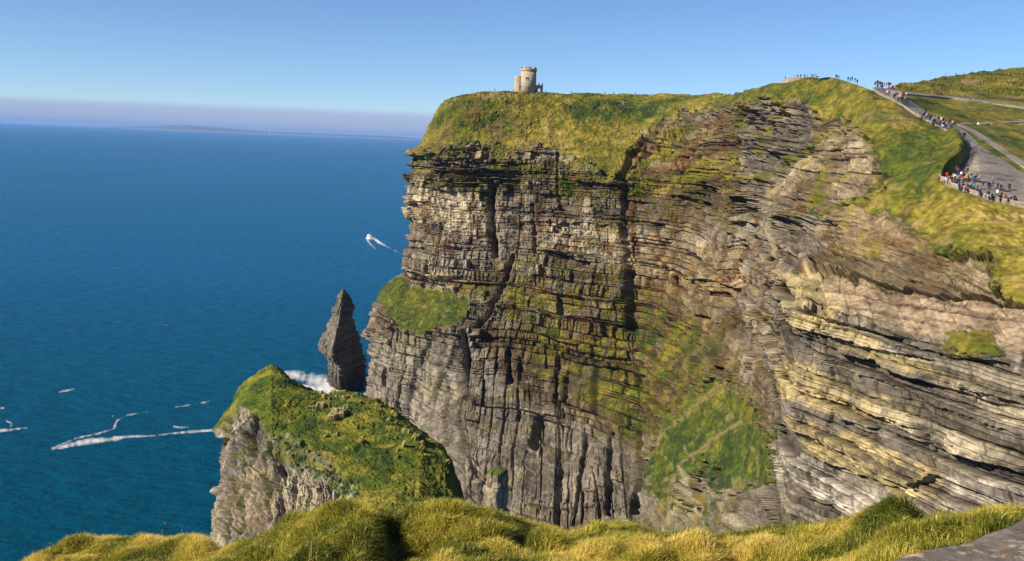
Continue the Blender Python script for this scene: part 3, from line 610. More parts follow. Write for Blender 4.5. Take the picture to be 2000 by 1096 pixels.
# ================================================================= SEA AND FAR LAND
print('sea')
mt, n, l, b = mat_new('sea_water')
b.inputs['Base Color'].default_value = (.0, .055, .12, 1); b.inputs['Roughness'].default_value = .22; b.inputs['IOR'].default_value = 1.33
b.inputs['Specular IOR Level'].default_value = .005
tc = n.new('ShaderNodeTexCoord')
mp = n.new('ShaderNodeMapping'); mp.inputs['Scale'].default_value = (.45, 1.0, 1); mp.inputs['Rotation'].default_value = (0, 0, math.radians(12)); l.new(tc.outputs['Object'], mp.inputs[0])
n1 = n.new('ShaderNodeTexNoise'); n1.inputs['Scale'].default_value = .11; n1.inputs['Detail'].default_value = 8; n1.inputs['Roughness'].default_value = .62; l.new(mp.outputs[0], n1.inputs['Vector'])
n2 = n.new('ShaderNodeTexNoise'); n2.inputs['Scale'].default_value = .006; n2.inputs['Detail'].default_value = 8; n2.inputs['Roughness'].default_value = .65; l.new(mp.outputs[0], n2.inputs['Vector'])
bp = n.new('ShaderNodeBump'); bp.inputs['Strength'].default_value = 1.0; bp.inputs['Distance'].default_value = 8.0; l.new(n1.outputs['Fac'], bp.inputs['Height']); l.new(bp.outputs[0], b.inputs['Normal'])
cr = n.new('ShaderNodeMix'); cr.data_type = 'RGBA'; cr.inputs[6].default_value = (.0, .075, .185, 1); cr.inputs[7].default_value = (.0, .100, .245, 1)
l.new(n2.outputs['Fac'], cr.inputs[0])
# base colour graded by distance: greener and darker near, bluer far out
sx_ = n.new('ShaderNodeSeparateXYZ'); l.new(tc.outputs['Object'], sx_.inputs[0]); ym = n.new('ShaderNodeMapRange'); ym.inputs[1].default_value = 250; ym.inputs[2].default_value = 1100; l.new(sx_.outputs['Y'], ym.inputs[0])
cs = n.new('ShaderNodeMix'); cs.data_type = 'RGBA'; cs.inputs[6].default_value = (.0, .056, .098, 1); l.new(ym.outputs[0], cs.inputs[0]); l.new(cr.outputs[2], cs.inputs[7]); l.new(cs.outputs[2], b.inputs['Base Color'])
R_SEA = 60000.0
sv_ = [(-R_SEA, -4000, 0), (R_SEA, -4000, 0), (R_SEA, R_SEA, 0), (-R_SEA, R_SEA, 0)]
sea = link('sea', np_mesh('sea', sv_, [[0, 1, 2, 3]]), mt); tag(sea, 'deep blue open sea with small ripples', kind='structure')

def far_land(name, D, pts, depth, label, seed):
    """pts: (px, crest py, shore py)"""
    n_ = 260; px = np.linspace(pts[0][0], pts[-1][0], n_)
    h = np.interp(px, [p[0] for p in pts], [p[1] for p in pts])     # height in metres
    A = np.array([at_z(p, 400, 0) for p in px]); A = EYE + (A - EYE) * (D / A[:, 1])[:, None]
    rows = []
    prof = [(0, 0), (.05, .12), (.15, .45), (.35, .8), (.6, 1.0), (.85, .85), (1.0, .3)]
    for (t_, hh) in prof:
        Q = A.copy(); Q[:, 1] += depth * t_; Q[:, 2] = h * hh * (1 + .15 * fbm(px / 20 + t_ * 3, px * 0 + t_ * 7, px * 0, seed, 3)) - .5; rows.append(Q)
    G = np.array(rows); c = np.zeros(G.shape) + C['olive'] * .8; c[0] = C['lgrey']; c[1] = C['lgrey']
    return tag(link(name, np_mesh(name, G, grid_faces(*G.shape[:2]), c), MT_CLIFF), label, kind='structure')
far_land('distant_island', 44000, [(250, 0), (300, 110), (360, 210), (420, 200), (480, 140), (560, 130), (640, 140), (700, 130), (760, 120), (800, 90), (840, 50)], 3000, 'low hazy island on the horizon beyond the sea', 5)
far_land('distant_coast', 53000, [(150, 0), (260, 190), (330, 290), (400, 240), (480, 100), (520, 0)], 4000, 'faint hills far out behind the hazy island', 8)

# foam sheets on the water
mt, n, l, b = mat_new('sea_foam')
tc = n.new('ShaderNodeTexCoord'); nz = n.new('ShaderNodeTexNoise'); nz.inputs['Scale'].default_value = .22; nz.inputs['Detail'].default_value = 8; nz.inputs['Roughness'].default_value = .78; l.new(tc.outputs['Object'], nz.inputs['Vector'])
a_ = n.new('ShaderNodeAttribute'); a_.attribute_name = 'Col'
ad = n.new('ShaderNodeMath'); ad.operation = 'ADD'; l.new(nz.outputs['Fac'], ad.inputs[0]); l.new(a_.outputs['Fac'], ad.inputs[1])
mr = n.new('ShaderNodeMapRange'); mr.inputs[1].default_value = .86; mr.inputs[2].default_value = 1.60; mr.inputs[4].default_value = .9; l.new(ad.outputs[0], mr.inputs[0]); l.new(mr.outputs[0], b.inputs['Alpha'])
b.inputs['Base Color'].default_value = (.72, .74, .76, 1); b.inputs['Roughness'].default_value = .9
MT_FOAM = mt
def foam(pts, label, zf=.25, name='sea_foam'):
    """pts: (px,py,half width in image px, strength)"""
    xs, ys = [p[0] for p in pts], [p[1] for p in pts]
    L = np.concatenate([[0], np.cumsum(np.hypot(np.diff(xs), np.diff(ys)))]); q = np.linspace(0, L[-1], max(8, int(L[-1] / 2)))
    px = np.interp(q, L, xs); py = np.interp(q, L, ys); w = np.interp(q, L, [p[2] for p in pts]); st = np.interp(q, L, [p[3] for p in pts]) + .16 * vn(q / 7, q * 0, None, 17) + .10 * vn(q / 2.5, q * 0, None, 18)
    tx = np.gradient(px); ty = np.gradient(py); ln = np.hypot(tx, ty) + 1e-9; nxn, nyn = -ty / ln, tx / ln
    V = []; cc = []
    for k in np.linspace(-1, 1, 9):
        ww = w * (1 + .25 * vn(q / 9, q * 0 + k, None, 7))
        V.append([at_z(a + nn * k * c_, b_ + mm_ * k * c_, zf) for a, b_, nn, mm_, c_ in zip(px, py, nxn, nyn, ww)]); cc.append(st * (1 - k * k) * 1.0)
    V = np.array(V); cc = np.array(cc)[..., None] * np.ones(3)
    o = link(name, np_mesh(name, V, grid_faces(*V.shape[:2]), cc), MT_FOAM)
    return tag(o, label, kind='stuff')
foam([(100, 876, 4, .5), (125, 872, 8, .8), (170, 862, 9, .85), (215, 858, 7, .75), (250, 853, 5, .7), (300, 851, 3.5, .6), (360, 844, 4, .7), (440, 839, 4.5, .75)], 'long white foam streak reaching the grassy outcrop')
foam([(108, 873, 3, .5), (150, 856, 4, .62), (195, 846, 4, .55), (222, 838, 4, .6), (228, 822, 3, .55), (245, 812, 3.5, .5), (290, 803, 2.5, .4)], 'thin curling foam line above the long streak')
foam([(-20, 842, 6, .7), (20, 840, 5, .75), (48, 836, 3, .6), (60, 836, 2, .3)], 'short foam streak at the left border of the sea', .4)
foam([(12, 822, 3, .5), (24, 828, 4, .5), (20, 834, 3, .5)], 'small foam curl above the left streak')
foam([(115, 766, 2.5, .4), (130, 763, 3.5, .65), (150, 759, 3, .4)], 'small separate foam fleck in open water')
foam([(340, 796, 2.5, .3), (365, 792, 3, .55), (385, 789, 2.5, .4), (400, 786, 4, .65), (415, 783, 2, .2)], 'broken foam line left of the outcrop top')
foam([(338, 833, 3, .5), (350, 835, 4, .6), (370, 834, 3, .4)], 'small foam patch just above the long streak')
foam([(0, 797, 5, .3), (6, 797, 5, .5), (12, 795, 2, .2)], 'tiny foam fleck near the left border', .4)
foam([(552, 728, 6, .6), (575, 732, 14, .85), (600, 740, 18, .75), (625, 745, 22, .85), (640, 752, 18, .9), (660, 768, 12, .9)], 'white surf breaking round the foot of the sea stack', .5)
foam([(640, 772, 5, .8), (665, 779, 6, .9), (700, 776, 6, .85), (722, 768, 5, .7)], 'surf along the front foot of the sea stack', .7)
foam([(570, 752, 6, .8), (600, 758, 10, 1.0), (640, 762, 12, 1.0), (690, 772, 8, .9)], 'bright surf line at the stack base', .9)
foam([(715, 463, 2, .8), (718, 470, 2.5, .8), (724, 477, 3, .65), (733, 486, 2.5, .45), (742, 493, 2, .2)], 'left arm of the boat wake', .4, 'boat_wake')
foam([(724, 465, 3, .9), (732, 467, 4, 1.0), (740, 473, 4, .95), (750, 479, 3, .75), (765, 487, 2.2, .55), (790, 499, 1.8, .4)], 'right arm of the boat wake', .5, 'boat_wake')
foam([(296, 633, 2, .2), (325, 635, 2.5, .38), (352, 634, 2, .2)], 'pale slick far out on open water', .5)

# ================================================================= BOAT
def bm_obj(name, bm, mat, parent=None, smooth=False, mats=None):
    me = bpy.data.meshes.new(name); bmesh.ops.recalc_face_normals(bm, faces=bm.faces); bm.to_mesh(me); bm.free()
    if smooth:
        for p in me.polygons: p.use_smooth = True
    o = bpy.data.objects.new(name, me); COL.objects.link(o)
    for mm_ in (mats or [mat]): me.materials.append(mm_)
    if parent: o.parent = parent
    return o
def box(bm, cx, cy, cz, sx, sy, sz, rz=0.0, bev=0.0):
    r = bmesh.ops.create_cube(bm, size=1.0); M = Matrix.Translation((cx, cy, cz)) @ Matrix.Rotation(rz, 4, 'Z') @ Matrix.Diagonal((sx, sy, sz, 1))
    bmesh.ops.transform(bm, matrix=M, verts=r['verts'])
    if bev: bmesh.ops.bevel(bm, geom=list({e for v in r['verts'] for e in v.link_edges}), offset=bev, segments=1, affect='EDGES')
def cyl(bm, p0, p1, r1, r2=None, n=10):
    p0 = Vector(p0); p1 = Vector(p1); d = p1 - p0; r2 = r1 if r2 is None else r2
    r = bmesh.ops.create_cone(bm, cap_ends=True, segments=n, radius1=r1, radius2=r2, depth=d.length)
    bmesh.ops.transform(bm, matrix=Matrix.Translation((p0 + p1) / 2) @ d.to_track_quat('Z', 'Y').to_matrix().to_4x4(), verts=r['verts'])
M_WHITE = mat_plain('boat_white_paint', (.78, .78, .76), .35, .05); M_GLASS = mat_plain('dark_window_glass', (.02, .03, .04), .15, .2); M_BLUE = mat_plain('hull_blue_stripe', (.04, .10, .25), .4, .1)
bp_ = at_z(722, 467, 0.0); boat = empty('ferry_boat', bp_, math.radians(118))
boat.scale = (1.5, 1.5, 1.5); tag(boat, 'small white passenger boat speeding over the sea with two wake arms behind it', 'boat')
def hull(bm, z0, z1, L=15.0, W=4.6, k0=.75, k1=1.0):
    rows = []
    for (zz, kk) in ((z0, k0), ((z0 + z1) / 2, (k0 + k1) / 2 + .06), (z1, k1)):
        r = []
        for i in range(15):
            t = i / 14; wy = W / 2 * kk * (1 - max(0, (t - .5) / .5) ** 2.2); r.append((-L / 2 + L * t * (1 if kk > .9 else .95 + .05 * kk), wy, zz + .9 * max(0, t - .55) ** 1.5 * (1 if zz > z0 else .2)))
        r2 = [(a, -b_, c_) for a, b_, c_ in reversed(r[:-1])]; rows.append([bm.verts.new(v) for v in r + r2])
    for a in range(2):
        for i in range(len(rows[0])):
            j = (i + 1) % len(rows[0]); bm.faces.new((rows[a][i], rows[a][j], rows[a + 1][j], rows[a + 1][i]))
    bm.faces.new(rows[-1]); bm.faces.new(rows[0][::-1])
bm = bmesh.new(); hull(bm, -.3, 1.5); bm_obj('hull', bm, M_WHITE, boat)
bm = bmesh.new(); box(bm, .6, 0, 2.55, 7.5, 3.4, 2.1, 0, .15); box(bm, 1.6, 0, 4.1, 3.4, 2.7, 1.3, 0, .12); bm_obj('cabin', bm, M_WHITE, boat)
bm = bmesh.new(); box(bm, .6, 0, 2.8, 7.1, 3.46, .7); box(bm, 1.7, 0, 4.3, 3.46, 2.3, .5); bm_obj('window_band', bm, M_GLASS, boat)
bm = bmesh.new(); cyl(bm, (.3, 0, 4.7), (.1, 0, 7.2), .06); box(bm, .2, 0, 6.2, .1, 1.3, .08); bm_obj('mast', bm, M_WHITE, boat)
bm = bmesh.new(); hull(bm, .55, .8, 15.06, 4.72, .94, .97); bm_obj('stripe', bm, M_BLUE, boat)

# lighthouse on the far island
A = at_z(527, 400, 0); A = EYE + (A - EYE) * (43900 / A[1]); lh = empty('lighthouse', (A[0], 43800, 0)); lh.scale = (2.2, 2.2, 2.2); tag(lh, 'tiny white lighthouse on the shore of the hazy island', 'lighthouse')
bm = bmesh.new(); cyl(bm, (0, 0, 0), (0, 0, 46), 9, 6, 16); bm_obj('shaft', bm, M_WHITE, lh)
bm = bmesh.new(); cyl(bm, (0, 0, 46), (0, 0, 54), 4.5, 4.5, 12); cyl(bm, (0, 0, 54), (0, 0, 59), 5, .5, 12); bm_obj('lantern_room', bm, M_GLASS, lh)

# ================================================================= TOWER
print('tower')
def mat_masonry(name, c1, c2, sx=.9):
    mt, n, l, b = mat_new(name)
    tc = n.new('ShaderNodeTexCoord'); vo = n.new('ShaderNodeTexVoronoi'); vo.inputs['Scale'].default_value = 1.6
    mp = n.new('ShaderNodeMapping'); mp.inputs['Scale'].default_value = (sx, sx, 2.0); l.new(tc.outputs['Object'], mp.inputs[0]); l.new(mp.outputs[0], vo.inputs['Vector'])
    nz = n.new('ShaderNodeTexNoise'); nz.inputs['Scale'].default_value = .8; nz.inputs['Detail'].default_value = 5; l.new(tc.outputs['Object'], nz.inputs['Vector'])
    s_ = n.new('ShaderNodeSeparateColor'); l.new(vo.outputs['Color'], s_.inputs[0])
    av = n.new('ShaderNodeMath'); av.operation = 'MULTIPLY_ADD'; av.inputs[1].default_value = .6; l.new(s_.outputs[0], av.inputs[0]); l.new(nz.outputs['Fac'], av.inputs[2])
    sb = n.new('ShaderNodeMath'); sb.operation = 'SUBTRACT'; sb.inputs[1].default_value = .3; sb.use_clamp = True; l.new(av.outputs[0], sb.inputs[0])
    mx = n.new('ShaderNodeMix'); mx.data_type = 'RGBA'; mx.inputs[6].default_value = (*c1, 1); mx.inputs[7].default_value = (*c2, 1); l.new(sb.outputs[0], mx.inputs[0]); l.new(mx.outputs[2], b.inputs['Base Color'])
    bp = n.new('ShaderNodeBump'); bp.inputs['Strength'].default_value = .6; bp.inputs['Distance'].default_value = .06; l.new(vo.outputs['Distance'], bp.inputs['Height']); l.new(bp.outputs[0], b.inputs['Normal'])
    b.inputs['Roughness'].default_value = .95; b.inputs['Specular IOR Level'].default_value = .1
    return mt
M_STONE = mat_masonry('tower_masonry', (.23, .19, .13), (.46, .40, .30)); M_WALL = mat_masonry('dry_stone', (.16, .14, .12), (.42, .36, .29))
M_DARK = mat_plain('dark_opening', (.012, .012, .014), .6, .3); M_TRIM = mat_plain('window_stone_trim', (.50, .45, .36), .9, .15)
TW = np.array(at(1031, 180.5, 618)); sc_t = 618 / 1900.0
TW[2] -= .3
def wpx(px): return (px - 1031) * sc_t
tower = empty('stone_tower', TW); tag(tower, 'round crenellated stone tower with side turret on the highest cliff point', 'tower')
def ring_wall(bm, cx, cy, z0, z1, ro, ri, a0=0, a1=2 * math.pi, n=40, ro2=None):
    """ring or arc wall with thickness"""
    ro2 = ro2 or ro; full = abs(a1 - a0 - 2 * math.pi) < 1e-6; k = n if full else n + 1
    vs = []
    for i in range(k):
        a = a0 + (a1 - a0) * i / n; c_, s_ = math.cos(a), math.sin(a)
        vs.append([bm.verts.new((cx + ro * c_, cy + ro * s_, z0)), bm.verts.new((cx + ro2 * c_, cy + ro2 * s_, z1)), bm.verts.new((cx + ri * c_, cy + ri * s_, z1)), bm.verts.new((cx + ri * c_, cy + ri * s_, z0))])
    for i in range(n):
        A_, B_ = vs[i], vs[(i + 1) % k]
        for j in range(4): bm.faces.new((A_[j], B_[j], B_[(j + 1) % 4], A_[(j + 1) % 4]))
    if not full: bm.faces.new(vs[0]); bm.faces.new(vs[-1][::-1])
RT = 4.9
HT = 14.6
bm = bmesh.new(); ring_wall(bm, 0, 0, -2, HT - 1.2, RT + .15, RT - .9, ro2=RT - .1); cyl(bm, (0, 0, HT - 3.2), (0, 0, HT - 2.9), RT - .8, n=32); bm_obj('wall', bm, M_STONE, tower, True)
bm = bmesh.new(); ring_wall(bm, 0, 0, HT - 1.2, HT, RT + .28, RT - .45); bm_obj('parapet', bm, M_STONE, tower)
for k in range(8):
    bm = bmesh.new(); a = math.radians(k * 45 + 8); ring_wall(bm, 0, 0, HT, HT + 1.15, RT + .28, RT - .45, a - .2, a + .2, 5); bm_obj('merlon', bm, M_STONE, tower)
def window(par, cx, cy, ang, r, zc, w, h, name='window'):
    """opening on a round wall: dark recess with stone surround"""
    c_, s_ = math.cos(ang), math.sin(ang); base = empty_dummy = None
    bm = bmesh.new(); box(bm, cx + c_ * (r + .02), cy + s_ * (r + .02), zc, .5, w, h, ang); f = bm_obj(name, bm, M_DARK, par)
    bm = bmesh.new()
    for (dy, dz, ww, hh) in ((0, h / 2 + .14, w + .5, .26), (0, -h / 2 - .12, w + .5, .22), (w / 2 + .12, 0, .22, h), (-w / 2 - .12, 0, .22, h)):
        box(bm, cx + c_ * (r + .08) - s_ * dy, cy + s_ * (r + .08) + c_ * dy, zc + dz, .5, ww, hh, ang)
    bm_obj('surround', bm, M_TRIM, f)
wa = math.radians(-102)
window(tower, 0, 0, wa, RT - .1, 8.6, 1.2, 1.5); window(tower, 0, 0, wa, RT, 3.4, 1.1, 1.3)
window(tower, 0, 0, math.radians(-30), RT - .1, 8.6, 1.0, 1.4); window(tower, 0, 0, math.radians(80), RT - .1, 8.6, 1.0, 1.4)
# stair turret to the left, a little behind
TX, TY, TR, TH = wpx(1013.5), 1.0, 3.0, 9.7
bm = bmesh.new(); ring_wall(bm, TX, TY, -2, TH, TR + .08, .05, n=32, ro2=TR - .05); tur = bm_obj('turret', bm, M_STONE, tower, False)
bm = bmesh.new(); ring_wall(bm, TX, TY, TH, TH + .35, TR + .12, TR - .5, n=32); bm_obj('coping', bm, M_TRIM, tur)
window(tower, TX, TY, math.radians(-78), TR - .02, 3.4, 1.0, 1.5, 'turret_window')
# ruined arch wall to the right with three merlons
ax0, ax1 = wpx(1044), wpx(1059.5)
bm = bmesh.new(); W_ = ax1 - ax0; ow = 1.5; oc = (ax0 + ax1) / 2 + .2; pts = [(ax0, -2), (oc - ow / 2, -2), (oc - ow / 2, 2.2)] + [(oc - ow / 2 * math.cos(a), 2.2 + ow / 2 * math.sin(a)) for a in [math.pi * q / 8 for q in range(1, 8)]] + [(oc + ow / 2, 2.2), (oc + ow / 2, -2), (ax1, -2), (ax1, 5.0)]
mer = []; x_ = ax1
for q in range(3):
    x0_ = ax1 - q * (W_ / 2 - .35); mer += [(x0_, 6.1), (x0_ - .75, 6.1)] + ([(x0_ - .75, 5.0), (ax1 - (q + 1) * (W_ / 2 - .35), 5.0)] if q < 2 else [])
pts = pts[:-1] + mer + [(ax0, 5.0)]
fr = [bm.verts.new((a, -.35, c_)) for a, c_ in pts]; f0 = bm.faces.new(fr); ex = bmesh.ops.extrude_face_region(bm, geom=[f0])
bmesh.ops.translate(bm, verts=[v for v in ex['geom'] if isinstance(v, bmesh.types.BMVert)], vec=(0, .75, 0)); bmesh.ops.triangulate(bm, faces=bm.faces)
bm_obj('arched_wall', bm, M_STONE, tower)

# ================================================================= HILLTOP PLATFORM WALL
def wall_strip(name, pts, h, th, mat, label, cat, lift=-.6, jag=.0, coping=None, dn=0.0, group=None):
    """pts: world points along the foot; a wall with thickness following them"""
    pts = [Vector(p) for p in pts]; fine_ = []
    for a, b_ in zip(pts[:-1], pts[1:]):
        k = max(1, int((b_ - a).length / 1.5))
        for i in range(k): fine_.append(a.lerp(b_, i / k))
    fine_.append(pts[-1]); o = None; root = empty(name, fine_[0]); o0 = fine_[0]
    bm = bmesh.new(); bc = bmesh.new(); prev = None; pc = None
    for i, p in enumerate(fine_):
        t = (fine_[min(i + 1, len(fine_) - 1)] - fine_[max(i - 1, 0)]); t.z = 0; t.normalize(); nn = Vector((-t.y, t.x, 0)) * th / 2
        hh = h + random.uniform(-jag, jag); q = p - o0
        cur = [bm.verts.new(q + nn + Vector((0, 0, lift - dn))), bm.verts.new(q + nn + Vector((0, 0, hh))), bm.verts.new(q - nn + Vector((0, 0, hh))), bm.verts.new(q - nn + Vector((0, 0, lift - dn)))]
        if prev:
            for j in range(4): bm.faces.new((prev[j], cur[j], cur[(j + 1) % 4], prev[(j + 1) % 4]))
        else: bm.faces.new(cur)
        prev = cur
        if coping:
            n2_ = nn * 1.35; cc_ = [bc.verts.new(q + n2_ + Vector((0, 0, hh))), bc.verts.new(q + n2_ + Vector((0, 0, hh + coping))), bc.verts.new(q - n2_ + Vector((0, 0, hh + coping))), bc.verts.new(q - n2_ + Vector((0, 0, hh + .003)))]
            if pc:
                for j in range(4): bc.faces.new((pc[j], cc_[j], cc_[(j + 1) % 4], pc[(j + 1) % 4]))
            else: bc.faces.new(cc_)
            pc = cc_
    bm.faces.new(prev[::-1])
    bm_obj('stonework', bm, mat, root)
    if coping: bc.faces.new(pc[::-1]); bm_obj('coping', bc, M_TRIM, root)
    else: bc.free()
    return tag(root, label, cat, group)
hp = [(1527, 161.5, 447), (1540, 159, 445), (1560, 157, 443), (1580, 156, 442), (1594, 155.5, 442), (1597, 155, 446), (1596, 154, 452)]
wall_strip('viewing_platform_wall', [at(*q) for q in hp], 1.2, .6, M_WALL, 'curved pale stone wall of the viewing platform on the hilltop', 'wall', lift=-2.0, jag=.08, coping=.12)
rk_ = at(1594.5, 156.2, 441); pier = empty('stone_pier', rk_); bm = bmesh.new(); box(bm, 0, 0, 0, 1.2, 1.1, 3.2, 0, .08); bm_obj('shaft', bm, M_WALL, pier); bm = bmesh.new(); box(bm, 0, 0, 1.7, 1.5, 1.4, .2, 0, .05); bm_obj('cap', bm, M_TRIM, pier)
tag(pier, 'square stone pier at the right end of the hilltop platform wall', 'pillar')
wall_strip('dark_flagstone_wall', [at(1600, 155.5, 433), at(1612, 153.5, 434), at(1622, 153, 436)], .5, .3, mat_plain('dark_flag', (.07, .075, .085), .9, .2), 'low dark flagstone wall right of the hilltop stone pier', 'wall', lift=-1.5)

# ================================================================= PATHS
print('paths')
def path_sheet(name, Lp, Rp, mat, label, nu=14, nv=160, lift=.12, step=0.0, depthf=None, thick=1.2):
    """strip between two edge lines, laid on the land"""
    def res(p):
        p = np.array(p, float); L = np.concatenate([[0], np.cumsum(np.hypot(*(np.diff(p[:, :2], axis=0).T)))]); q = np.linspace(0, L[-1], nv)
        return np.stack([np.interp(q, L, p[:, 0]), np.interp(q, L, p[:, 1])], -1)
    a, b_ = res(Lp), res(Rp); u = np.linspace(0, 1, nu)[None, :, None]; G = a[:, None] * (1 - u) + b_[:, None] * u
    P = unproj(G[..., 0], G[..., 1], Dhead(G[..., 0], G[..., 1])); P[..., 2] += lift - (sunk(G[..., 0], G[..., 1]) if name == 'stepped_terrace' else 0)
    if step:
        # broad shallow steps
        zf = P[..., 2] / step; P[..., 2] = (np.floor(zf) + sstep(.75, 1, zf - np.floor(zf))) * step + .1
    x, y, z = P[..., 0], P[..., 1], P[..., 2]
    c = (C['path'] * .95)[None, None] * (1 + .22 * fbm(x / 3, y / 3, z, 300, 4) + .15 * vn(x * 1.5, y * 1.5, z, 301))[..., None]
    c = c * (1 - .45 * sstep(.25, .6, fbm(x / 9, z / .9, y / 2.5, 303, 3)))[..., None]
    # closed edge skirt so the slab has thickness
    ring = lambda Q, dz: np.concatenate([Q[:, :1] + [0, 0, dz], Q, Q[:, -1:] + [0, 0, dz]], 1)
    P2 = ring(P, -thick); c2 = np.concatenate([c[:, :1], c, c[:, -1:]], 1)
    return tag(link(name, np_mesh(name, P2, grid_faces(*P2.shape[:2]), c2), mat), label, kind='structure')
MT_PATH = mat_terrain('worn_paving', 1.5, .3, .1, .25)
path_sheet('cliff_path', [(1706, 174), (1722, 186), (1745, 196), (1775, 215), (1795, 228), (1815, 240), (1840, 252), (1868, 268), (1884, 284), (1888, 292)],
           [(1742, 172), (1760, 186), (1776, 196), (1796, 210), (1816, 224), (1845, 238), (1872, 248), (1890, 260), (1904, 274), (1912, 284)], MT_PATH, 'grey paved path climbing the hill from the terrace')
path_sheet('stepped_terrace', [(1888, 291), (1886, 305), (1860, 330), (1836, 349), (1845, 360), (1880, 374), (1930, 389), (1985, 402), (2110, 430)],
           [(1912, 283), (1930, 294), (1950, 306), (1970, 320), (1990, 334), (2010, 344), (2040, 358), (2070, 374), (2110, 396)], MT_PATH, 'broad stone stepped terrace behind the crowd', nu=140, nv=260, step=.42)
path_sheet('side_path', [(1868, 243), (1890, 254), (1920, 274), (1950, 294), (1975, 311), (2000, 328), (2110, 392)], [(1876, 242), (1905, 256), (1935, 275), (1962, 292), (1985, 308), (2010, 323), (2115, 380)], mat_terrain('pale_gravel', 2, .3, .1, .2), 'pale gravel path curving right of the paved path', lift=.25)
path_sheet('upper_path', [(1742, 181), (1790, 187.5), (1850, 192.6), (1920, 200.8), (2000, 213), (2110, 223)], [(1742, 178), (1790, 184.5), (1850, 190), (1920, 198.5), (2000, 211), (2110, 221)], MT_PATH, 'thin upper path crossing the hillside with walkers', nu=5, lift=.5)
path_sheet('track', [(1876, 243.5), (1915, 244), (1960, 241), (2000, 240), (2110, 238)], [(1876, 241), (1915, 241), (1960, 238.5), (2000, 237), (2110, 235)], mat_terrain('earth_track', 2, .3, .1, .2), 'faint track crossing the grass above the gravel path', nu=5, lift=.25)

M_FLAG = mat_masonry('flagstone_wall_stone', (.13, .115, .10), (.36, .31, .24), 1.5)
def gp(lst, lift=0.0): return [ground(a, b_, lift) for a, b_ in lst]
wall_strip('terrace_wall', gp([(1834, 346), (1836, 351), (1850, 362), (1880, 374), (1930, 389), (1985, 402), (2110, 430)], .2), .85, .35, M_FLAG, 'low pale flagstone wall bounding the crowded terrace', 'wall', lift=-1.2, jag=.05, coping=.1)
wall_strip('path_wall', gp([(1704, 174), (1722, 187), (1745, 197), (1775, 216), (1800, 231), (1840, 253), (1868, 269), (1886, 286)], .1), .55, .3, M_FLAG, 'low flagstone wall on the seaward side of the climbing path', 'wall', lift=-1.0, jag=.1)
wall_strip('hillside_wall', gp([(1945, 193), (1970, 197), (2000, 200), (2110, 208)], .2), 1.1, .4, mat_plain('dark_dry_wall', (.05, .04, .03), .95, .3), 'dark dry stone wall crossing the far hillside at the right border', 'wall', lift=-1, jag=.15)

# post and wire fences
M_WOOD = mat_plain('weathered_post', (.10, .085, .065), .9, .3)
def fence(pts, n_, hgt, label):
    L = [Vector(p) for p in pts]; d = [0]
    for a, b_ in zip(L[:-1], L[1:]): d.append(d[-1] + (b_ - a).length)
    root = empty('post_fence', L[0]); tops = []
    for i in range(n_):
        q = d[-1] * i / (n_ - 1); k = max(j for j in range(len(d)) if d[j] <= q + 1e-6); k = min(k, len(L) - 2); p = L[k].lerp(L[k + 1], (q - d[k]) / (d[k + 1] - d[k])) - L[0]
        bm = bmesh.new(); cyl(bm, p + Vector((0, 0, -.8)), p + Vector((0, 0, hgt)), .09, .08, 6); bm_obj('post', bm, M_WOOD, root); tops.append(p)
    bm = bmesh.new()
    for a, b_ in zip(tops[:-1], tops[1:]):
        for hz in (.35, .65, .95): cyl(bm, a + Vector((0, 0, hgt * hz)), b_ + Vector((0, 0, hgt * hz)), .025, n=4)
    bm_obj('wire', bm, M_WOOD, root); return tag(root, label, 'fence')
fence(gp([(1915, 250), (1935, 264), (1960, 282), (1985, 298), (2010, 315), (2110, 378)], .1), 26, 1.2, 'post and wire fence running along the right of the gravel path')
fence(gp([(1878, 250), (1900, 262), (1930, 282)], .1), 9, 1.0, 'short post fence on the grass strip between the two paths')
# grey blue bench-like slab on the track and boulders
bs = ground(1941, 245); t_ = empty('flagstone_bench', bs, .2); M_BL = mat_plain('blue_grey_stone', (.17, .20, .25), .85, .2)
bm = bmesh.new(); box(bm, 0, 0, .75, 2.2, .8, .22, 0, .04); bm_obj('seat', bm, M_BL, t_)
for sx_ in (-.8, .8):
    bm = bmesh.new(); box(bm, sx_, 0, .2, .35, .7, .9, 0, .04); bm_obj('support', bm, M_BL, t_)
tag(t_, 'blue grey stone bench on the track right of the gravel path', 'bench')

# ================================================================= PEOPLE
print('people')
def mat_cloth(name, slot=None, col=(.03, .03, .04)):
    mt, n, l, b = mat_new(name); b.inputs['Roughness'].default_value = .85; b.inputs['Specular IOR Level'].default_value = .2
    tc = n.new('ShaderNodeTexCoord'); nz = n.new('ShaderNodeTexNoise'); nz.inputs['Scale'].default_value = 9; l.new(tc.outputs['Object'], nz.inputs['Vector'])
    mr = n.new('ShaderNodeMapRange'); mr.inputs[3].default_value = .75; mr.inputs[4].default_value = 1.25; l.new(nz.outputs['Fac'], mr.inputs[0])
    vm = n.new('ShaderNodeVectorMath'); vm.operation = 'SCALE'; l.new(mr.outputs[0], vm.inputs['Scale'])
    if slot == 'obj':
        oi = n.new('ShaderNodeObjectInfo'); l.new(oi.outputs['Color'], vm.inputs[0])
    else: vm.inputs[0].default_value = col
    l.new(vm.outputs[0], b.inputs['Base Color']); return mt
M_JACKET = mat_cloth('jacket_cloth', 'obj'); M_TROUS = mat_cloth('dark_trousers', None, (.025, .027, .04)); M_JEANS = mat_cloth('blue_jeans', None, (.05, .08, .16))
M_SKIN = mat_cloth('skin', None, (.48, .29, .20)); M_HAIR = mat_cloth('brown_hair', None, (.04, .025, .015)); M_SHOE = mat_cloth('shoe_leather', None, (.03, .02, .015))

